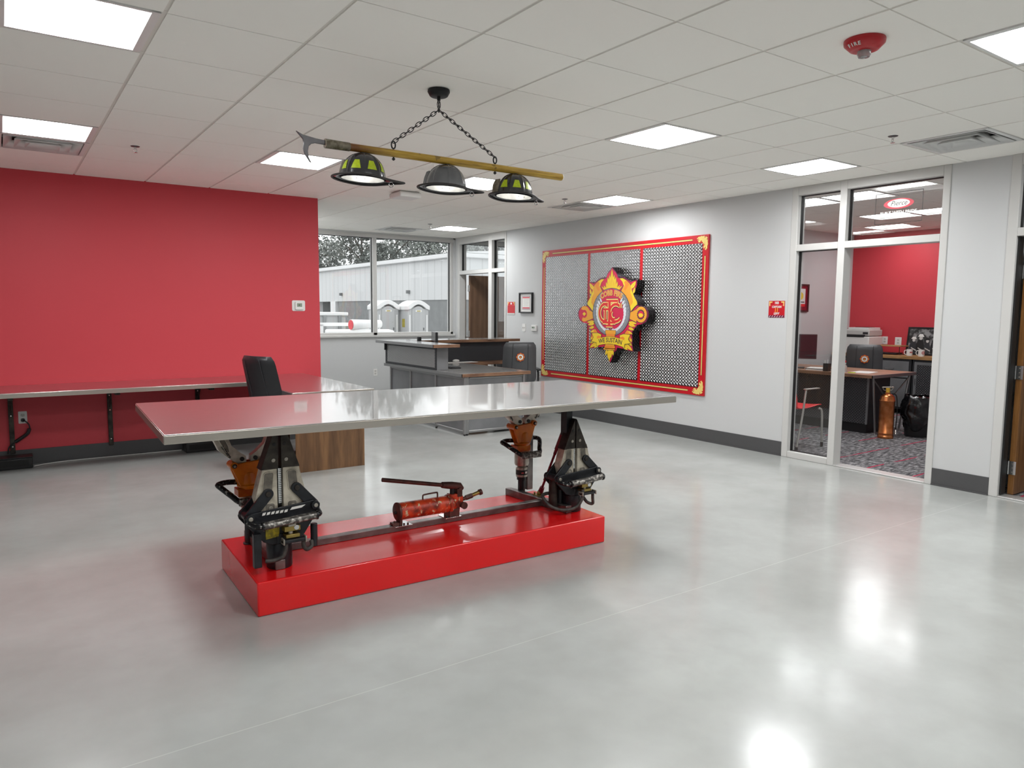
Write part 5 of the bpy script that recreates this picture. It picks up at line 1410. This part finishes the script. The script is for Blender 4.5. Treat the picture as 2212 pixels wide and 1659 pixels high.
    for (a, b_, nm) in ((3.62, 4.55, 'd'), (4.57, 5.34, 'd'), (5.36, 5.97, 'w'), (5.99, 6.58, 'w')):
        MB(X).box(10.89, 11.38, a, b_, .08, .825, 'desk_dark').build('cabinet_body', t, bevel=.002)
        if nm == 'd':
            d = MB(X).box(10.878, 10.89, a+.03, b_-.03, .10, .79, 'desk').build('door', t, bevel=.002)
            q = MB(I4).box(0, b_-a-.14, 0, .61, 0, .004, 'tread_dark').build('tread_panel', d); q.matrix_local = X @ T(10.878, b_-.07, .14) @ RW.to_4x4()
            MB(X).box(10.868, 10.878, b_-.06, b_-.05, .45, .55, 'chrome').build('handle', d)
        else:
            for z0, z1 in ((.55, .79), (.11, .53)):
                d = MB(X).box(10.878, 10.89, a+.03, b_-.03, z0, z1, 'desk').build('drawer', t, bevel=.003)
                MB(X).box(10.855, 10.862, (a+b_)/2-.06, (a+b_)/2+.06, z1-.125, z1-.11, 'desk_edge').box(10.862, 10.878, (a+b_)/2-.06, (a+b_)/2-.05, z1-.125, z1-.11, 'desk_edge').box(10.862, 10.878, (a+b_)/2+.05, (a+b_)/2+.06, z1-.125, z1-.11, 'desk_edge').build('handle', d, bevel=.001)
    for y in (3.66, 4.56, 5.35, 6.54):
        for x in (10.92, 11.34): MB(X).cyl((x, y, .004), (x, y, .08), .018, 'black', 12).build('foot', t)
    ct = .8715
    t = thing('printer', 'white laser printer on the far end of the office credenza', 'printer', (11.1, 6.28, ct)); X = T(-11.1, -6.28, -ct)
    MB(X).box(10.93, 11.33, 6.04, 6.54, ct, 1.13, 'white').build('body', t, bevel=.012, seg=3)
    MB(X).box(10.95, 11.33, 6.05, 6.53, 1.14, 1.235, 'offwhite').build('scanner_unit', t, bevel=.012, seg=3)
    MB(X).box(10.925, 10.955, 6.12, 6.46, 1.12, 1.16, 'black').build('output_slot', t); MB(X).box(10.96, 11.3, 6.07, 6.4, 1.236, 1.27, 'white').box(10.98, 11.2, 6.10, 6.3, 1.27, 1.276, 'black').build('document_feeder', t, bevel=.006)
    MB(X).box(10.925, 10.93, 6.06, 6.14, 1.17, 1.2, 'black').build('control_panel', t)
    t = thing('desk_riser', 'wooden shelf riser with black wire legs on the office credenza', 'shelf riser', (11.1, 5.8, ct)); X = T(-11.1, -5.8, -ct)
    MB(X).box(10.98, 11.22, 5.58, 6.0, .995, 1.012, 'butcher_l').build('board', t, bevel=.002)
    for y in (5.60, 5.98):
        MB(X).tube([(11.0, y, .995), (11.0, y+(.0), .90), (11.0, y, ct+.005), (11.2, y, ct+.005), (11.2, y, .995)], .005, 'black', 8).build('wire_leg', t)
    MB(X).box(11.0, 11.2, 5.65, 5.95, .88, .9, 'black').build('tray', t)
    # framed photograph leaning on the wall
    t = thing('framed_photo', 'black framed black-and-white photo of firefighters leaning on the red wall', 'picture frame', (11.27, 5.27, ct), RW @ R(radians(-8), 'X').to_3x3())
    w_, h_ = .74, .42
    m_ = MB(I4)
    for a, b_, c_, d in ((-w_/2, -w_/2+.025, 0, h_), (w_/2-.025, w_/2, 0, h_), (-w_/2+.025, w_/2-.025, 0, .025), (-w_/2+.025, w_/2-.025, h_-.025, h_)): m_.box(a, b_, c_, d, 0, .022, 'black')
    m_.build('frame', t, bevel=.002)
    MB(I4).box(-w_/2+.025, w_/2-.025, .025, h_-.025, .004, .012, 'photo').build('photograph', t)
    m_ = MB(I4)
    for k, (x, s_) in enumerate(((-.27, 1.0), (-.17, 1.15), (-.07, .95), (.04, 1.1), (.14, 1.), (.25, 1.1))):
        m_.prism([(x-.05*s_, .03), (x-.055*s_, .14*s_), (x-.03*s_, .20*s_), (x+.03*s_, .20*s_), (x+.05*s_, .13*s_), (x+.045*s_, .03)], .012, .0125, 'ink' if k % 2 else 'desk_dark')
        m_.prism(ell(.022*s_, .027*s_, 16, x, .225*s_), .012, .0127, 'offwhite').prism([(x-.04*s_, .24*s_), (x+.04*s_, .24*s_), (x+.02*s_, .275*s_), (x-.02*s_, .275*s_)], .0128, .0133, 'white' if k in (0, 1) else 'ink')
        m_.prism([(x-.03, .10), (x+.05, .06), (x+.05, .075), (x-.03, .115)], .0127, .0131, 'offwhite')
    m_.build('figures', t)
    # mugs
    def mug(label, y, rz):
        t = thing('mug', label, 'mug', (10.98, y, ct), rz, 'white coffee mugs on the credenza')
        MB(I4).lathe([(.0001, .004), (.036, .004), (.04, .0), (.041, .006), (.041, .095), (.038, .095), (.037, .01), (.0001, .008)], 'white', 32).build('cup', t)
        MB(I4).tube([(.039, 0, .078), (.06, 0, .078), (.07, 0, .05), (.06, 0, .022), (.039, 0, .02)], .005, 'white', 8, smooth=4).build('handle', t)
        return t
    a = mug('white mug with red lettering, left one in front of the photo', 5.44, radians(120))
    m_ = MB(I4)
    for k, (x, h) in enumerate(((-.014, .02), (0, .02), (.014, .016))): m_.box(.0405, .0418, x-.005, x+.004, .042, .042+h, 'red')
    m_.box(.0405, .0418, -.02, .02, .05, .054, 'red'); o = m_.build('print', a); o.rotation_euler.z = radians(115)
    a = mug('white mug with round red emblem, right one in front of the photo', 5.27, radians(120))
    m_ = MB(I4).prism([(x, y_) for x, y_ in ell(.02, .02, 20)], 0, .001, 'red', T(.0412, 0, .052) @ R(pi/2, 'Z') @ R(pi/2, 'X')).prism(ell(.011, .011, 16), .001, .0016, 'white', T(.0412, 0, .052) @ R(pi/2, 'Z') @ R(pi/2, 'X'))
    o = m_.build('print', a); o.rotation_euler.z = radians(115)
    outlet('white outlet with a cable on the red office wall, beside the printer', (OX, 6.04, 1.07), RW, 1, .09, .12)
    outlet('white data outlet on the red office wall, left of the framed photo', (OX, 5.83, 1.06), RW, 0, .10, .13)
    t = thing('framed_picture', 'framed fire picture with yellow image on the grey office wall', 'picture frame', (10.0, OY1, 1.715), BW)
    m_ = MB(I4)
    for a, b_, c_, d in ((-.2, -.175, -.21, .21), (.175, .2, -.21, .21), (-.175, .175, -.21, -.185), (-.175, .175, .185, .21)): m_.box(a, b_, c_, d, 0, .025, 'c_maroon' if 0 else 'door2dark')
    m_.build('frame', t, bevel=.002)
    m_ = MB(I4).box(-.175, .175, -.185, .185, .002, .01, 'maroon').box(-.12, .12, -.13, .14, .01, .0104, 'white').prism(ell(.07, .06, 20, .0, .03), .0104, .0108, 'c_yellow').box(-.12, .12, -.13, -.09, .0104, .0108, 'c_red').box(-.1, .1, -.07, -.055, .0104, .0108, 'ink')
    m_.build('picture', t)
M['photo'] = pm('photo_grey', '#8a8a8a', .3, col2='#2a2a2a', vs=14, lo=.42, hi=.55, detail=4)
M['door2dark'] = pm('dark_frame', '#2d2122', .35)
office()

def red_chair():
    t = thing('visitor_chair', 'red plastic visitor chair with grey metal legs behind the narrow glass pane', 'chair', (7.22, 4.84, .004), radians(90))
    # frame of reference: faces -y locally -> +x in the room
    vs = []; fs = []; n, m = 14, 12
    prof = [(-.24, .445), (-.20, .455), (-.10, .44), (0, .43), (.10, .425), (.18, .43), (.215, .46), (.225, .52), (.235, .60), (.25, .70), (.262, .78), (.265, .82)]
    for i, (y, z) in enumerate(prof):
        w_ = .23 if i < 6 else (.2 if i == 6 else .215-.012*(i-7)**1.1)
        if i == len(prof)-1: w_ *= .82
        for j in range(n+1):
            u = j/n*2-1; d = .018*(u*u) if i < 6 else 0; e = -.02*(u*u) if i >= 6 else 0
            vs.append((u*w_, y+e, z+d))
    for i in range(len(prof)-1):
        for j in range(n): fs.append((i*(n+1)+j, i*(n+1)+j+1, (i+1)*(n+1)+j+1, (i+1)*(n+1)+j))
    b = MB(I4); b._add(vs, fs, 'redchair'); o = b.build('shell', t, sharp=180); s_ = o.modifiers.new('t', 'SOLIDIFY'); s_.thickness = .012
    o.modifiers.new('s', 'SUBSURF').render_levels = 1
    for s_ in (-1, 1):
        MB(I4).tube([(s_*.22, -.18, .43), (s_*.24, -.215, .40), (s_*.245, -.225, .2), (s_*.245, -.235, .02)], .012, 'silver_paint', 10, smooth=4).cyl((s_*.245, -.235, .0), (s_*.245, -.235, .05), .016, 'rubber', 10).build('leg', t)
        MB(I4).tube([(s_*.24, .10, .66), (s_*.245, .13, .52), (s_*.245, .16, .35), (s_*.245, .24, .02)], .012, 'silver_paint', 10, smooth=4).cyl((s_*.245, .24, .0), (s_*.245, .24, .04), .016, 'rubber', 10).build('leg', t)
        MB(I4).box(s_*.245-.022, s_*.245+.022, -.12, .13, .655, .668, 'silver_paint').build('armrest', t, bevel=.005)
red_chair()
# ------------------------------------------------------------------ outside the windows
GZ = -.45
def outside():
    struct('ground', MB().box(-60, 160, YW+.16, 220, GZ-.2, GZ, 'asphalt'))
    t = thing('warehouse', 'long white ribbed metal warehouse outside the big window', 'building', (23, 38.8, GZ))
    X = T(-23, -38.8, -GZ)
    MB(X).box(23, 36, 38.8, 85, 2.14, 4.7, 'siding').build('wall', t)
    MB(X).box(23.05, 36, 38.85, 58, GZ, 2.14, 'block').build('lower_wall', t)
    MB(X).box(24.6, 36, 58, 85, GZ, 2.14, 'dockgrey').build('dock_wall', t)
    MB(X).box(22.75, 36.2, 38.55, 85.2, 4.7, 5.0, 'eave').build('eave', t, bevel=.05)
    b = MB(X); b._add([(22.75, 38.55, 5.01), (22.75, 85.2, 5.01), (29.5, 85.2, 5.5), (29.5, 38.55, 5.5), (36.2, 85.2, 5.01), (36.2, 38.55, 5.01)], [(0, 1, 2, 3), (3, 2, 4, 5), (0, 3, 5), (1, 4, 2)], 'eave'); b.build('roof', t)
    for k in range(6):
        y = 58.5+k*4.6; MB(X).box(22.95, 23.6, y, y+1.1, GZ, 2.14, 'eave').build('dock_post', t)
    for k in range(3):
        y = 45+k*12; MB(X).box(22.8, 23.0, y, y+.25, 2.6, 2.82, 'dockgrey').build('wall_lamp', t)
    # portable toilets
    def toilet(label, loc, rz):
        t = thing('portable_toilet', label, 'portable toilet', (loc[0], loc[1], GZ), rz, 'portable toilets outside the window')
        MB(I4).box(-.55, .55, -.55, .55, .08, 2.0, 'toilet').build('cabin', t, bevel=.03)
        MB(I4).box(-.57, .57, -.57, .57, 0, .10, 'dockgrey').build('base', t, bevel=.01)
        arc = [(-.60, 1.93)]+[(-.60+1.2*k/16, 2.12+.28*sin(pi*k/16)) for k in range(17)]+[(.60, 1.93)]+[(.42-.84*k/12, 1.98+.22*sin(pi*k/12)) for k in range(13)]
        MB(I4).xz(arc, -.62, .6, 'toilet_w').build('roof', t, bevel=.02)
        dr = [(-.34, .12), (.34, .12), (.34, 1.95)]+[(.34-.68*k/10, 1.95+.17*sin(pi*k/10)) for k in range(1, 10)]+[(-.34, 1.95)]
        d = MB(I4).xz(dr, -.585, -.55, 'toilet').build('door', t, bevel=.012)
        MB(I4).box(.24, .3, -.60, -.585, .95, 1.08, 'dockgrey').box(.25, .29, -.60, -.585, .6, .7, 'dockgrey').build('latch', d)
        MB(I4).box(-.16, .16, -.6, -.585, 1.84, 1.93, 'toilet_w').build('sign', d)
        MB(I4).box(-.1, .1, -.605, -.6, 1.865, 1.905, 'label_yellow').build('sign_print', d)
        MB(I4).box(-.555, -.55, -.2, .1, 1.1, 1.5, 'label_yellow').build('side_label', t)
        for x in (-.46, .46): MB(I4).box(x-.03, x+.03, -.565, -.55, .3, 1.7, 'toilet_w').build('corner_rib', t)
    for l, px in (('right portable toilet with arched white roof outside the window', (16.67, 32.3)), ('left portable toilet with arched white roof, partly behind the window mullion', (15.45, 33.1))):
        toilet(l, px, radians(-1))
    # clutter on the left
    t = thing('dumpster', 'pale grey ribbed dumpster outside the left window pane', 'dumpster', (10.6, 29.5, GZ), radians(-8))
    MB(I4).box(-2.4, 1.1, -1, 1, .1, 1.75, 'toilet').build('bin', t, bevel=.02); MB(I4).box(-2.5, 1.2, -1.08, 1.08, 1.68, 1.82, 'toilet_w').build('rim', t, bevel=.03)
    for k in range(6): MB(I4).box(-2.3+k*.62, -2.18+k*.62, -1.08, -1.0, .1, 1.7, 'block').build('rib', t)
    t = thing('barrier_rail', 'white horizontal rail fence outside the left window pane', 'railing', (8.0, 20.5, GZ), radians(-3))
    MB(I4).box(-2.2, 1.1, -.05, .05, 1.45, 1.55, 'toilet_w').build('rail', t); 
    for x in (-2.0, -.4, 1.0): MB(I4).box(x-.06, x+.06, -.05, .05, 0, 1.5, 'toilet_w').build('post', t)
    t = thing('pallet_stack', 'low white wrapped pallet stack outside the window under the red-ended roll', 'pallet stack', (8.7, 19.7, GZ), radians(-20))
    MB(I4).box(-1.2, .7, -.6, .6, .12, 1.36, 'toilet_w').build('load', t, bevel=.06, seg=3)
    for x in (-1.0, -.2, .5): MB(I4).box(x-.08, x+.08, -.6, .6, 0, .12, 'block').build('pallet_block', t)
    t = thing('tarp_roll', 'rolled white tarp with a red round end outside the left window pane', 'tarp roll', (8.45, 19.45, GZ+1.51), radians(-20))
    MB(I4).cyl((-.35, -.2, 0), (.5, .25, .02), .15, 'toilet_w', 28, .11).build('roll', t); MB(I4).cyl((-.362, -.206, 0), (-.35, -.2, 0), .135, 'pink', 28).build('end_cap', t)
    t = thing('tarp_roll', 'thinner white roll lying behind the red-ended roll outside', 'tarp roll', (8.7, 19.85, GZ+1.45), radians(10))
    MB(I4).cyl((-.4, .1, .12), (.35, -.1, .0), .09, 'toilet_w', 24).build('roll', t)

def tree_proto(seed, mat):
    rnd = random.Random(seed); t = thing('tree', 'x', 'tree', (0, 0, GZ))
    Ht = 15.; R_ = 5.2; b = MB(I4); vs = []; fs = []
    cl = []
    for k in range(90):
        a = rnd.uniform(0, 2*pi); h = rnd.uniform(.10, 1.0); rr = R_*(1-abs(h-.45)**1.6*1.3)*rnd.uniform(.35, 1.0)
        cl.append((Vector((rr*cos(a), rr*sin(a), 1.5+h*(Ht-1.5))), rnd.uniform(.9, 1.7)))
    for c, r in cl:
        for q in range(62):
            d = Vector((rnd.gauss(0, 1), rnd.gauss(0, 1), rnd.gauss(0, 1))).normalized(); p = c+d*r*rnd.uniform(.65, 1.0)
            n = (d+Vector((rnd.gauss(0, .5), rnd.gauss(0, .5), rnd.gauss(0, .5)))).normalized(); u = n.orthogonal().normalized(); v = n.cross(u); s_ = rnd.uniform(.13, .3)
            a = rnd.uniform(0, pi); u2 = u*cos(a)+v*sin(a); v2 = v*cos(a)-u*sin(a); k0 = len(vs)
            vs += [p-u2*s_, p+v2*s_*.6, p+u2*s_, p-v2*s_*.6]; fs.append((k0, k0+1, k0+2, k0+3))
    b._add(vs, fs, mat); b.build('foliage', t, recalc=False)
    tk = MB(I4).tube([(0, 0, 0), (.1, .05, 4), (0, .1, 9), (.1, 0, 13)], [.38, .3, .2, .08], 'bark', 8)
    for k in range(6):
        a = k*1.05; tk.tube([(0, 0, 4+k*1.2), (1.6*cos(a), 1.6*sin(a), 5.6+k*1.2), (3*cos(a), 3*sin(a), 6.8+k*1.2)], [.14, .09, .04], 'bark', 6)
    tk.build('trunk', t); return t
def trees():
    pr = [tree_proto(3, 'leaf'), tree_proto(11, 'leaf2')]; used = [False, False]
    rnd = random.Random(4)
    for k in range(12):
        a = radians(16.5+k*2.3); d = 100+(k % 3)*14; q = k % 2
        o = pr[q] if not used[q] else dup(pr[q]); used[q] = True
        s_ = rnd.uniform(.85, 1.2)*(.82 if k in (3, 9) else 1); o.matrix_world = T(d*sin(a), d*cos(a), GZ) @ R(rnd.uniform(0, 6)) @ Matrix.Scale(s_, 4)
        o['label'] = ('pale leafy tree in the row behind the white warehouse' if q == 0 else 'darker leafy tree in the row behind the white warehouse'); o['group'] = 'trees behind the warehouse, pale' if q == 0 else 'trees behind the warehouse, dark'
outside(); trees()
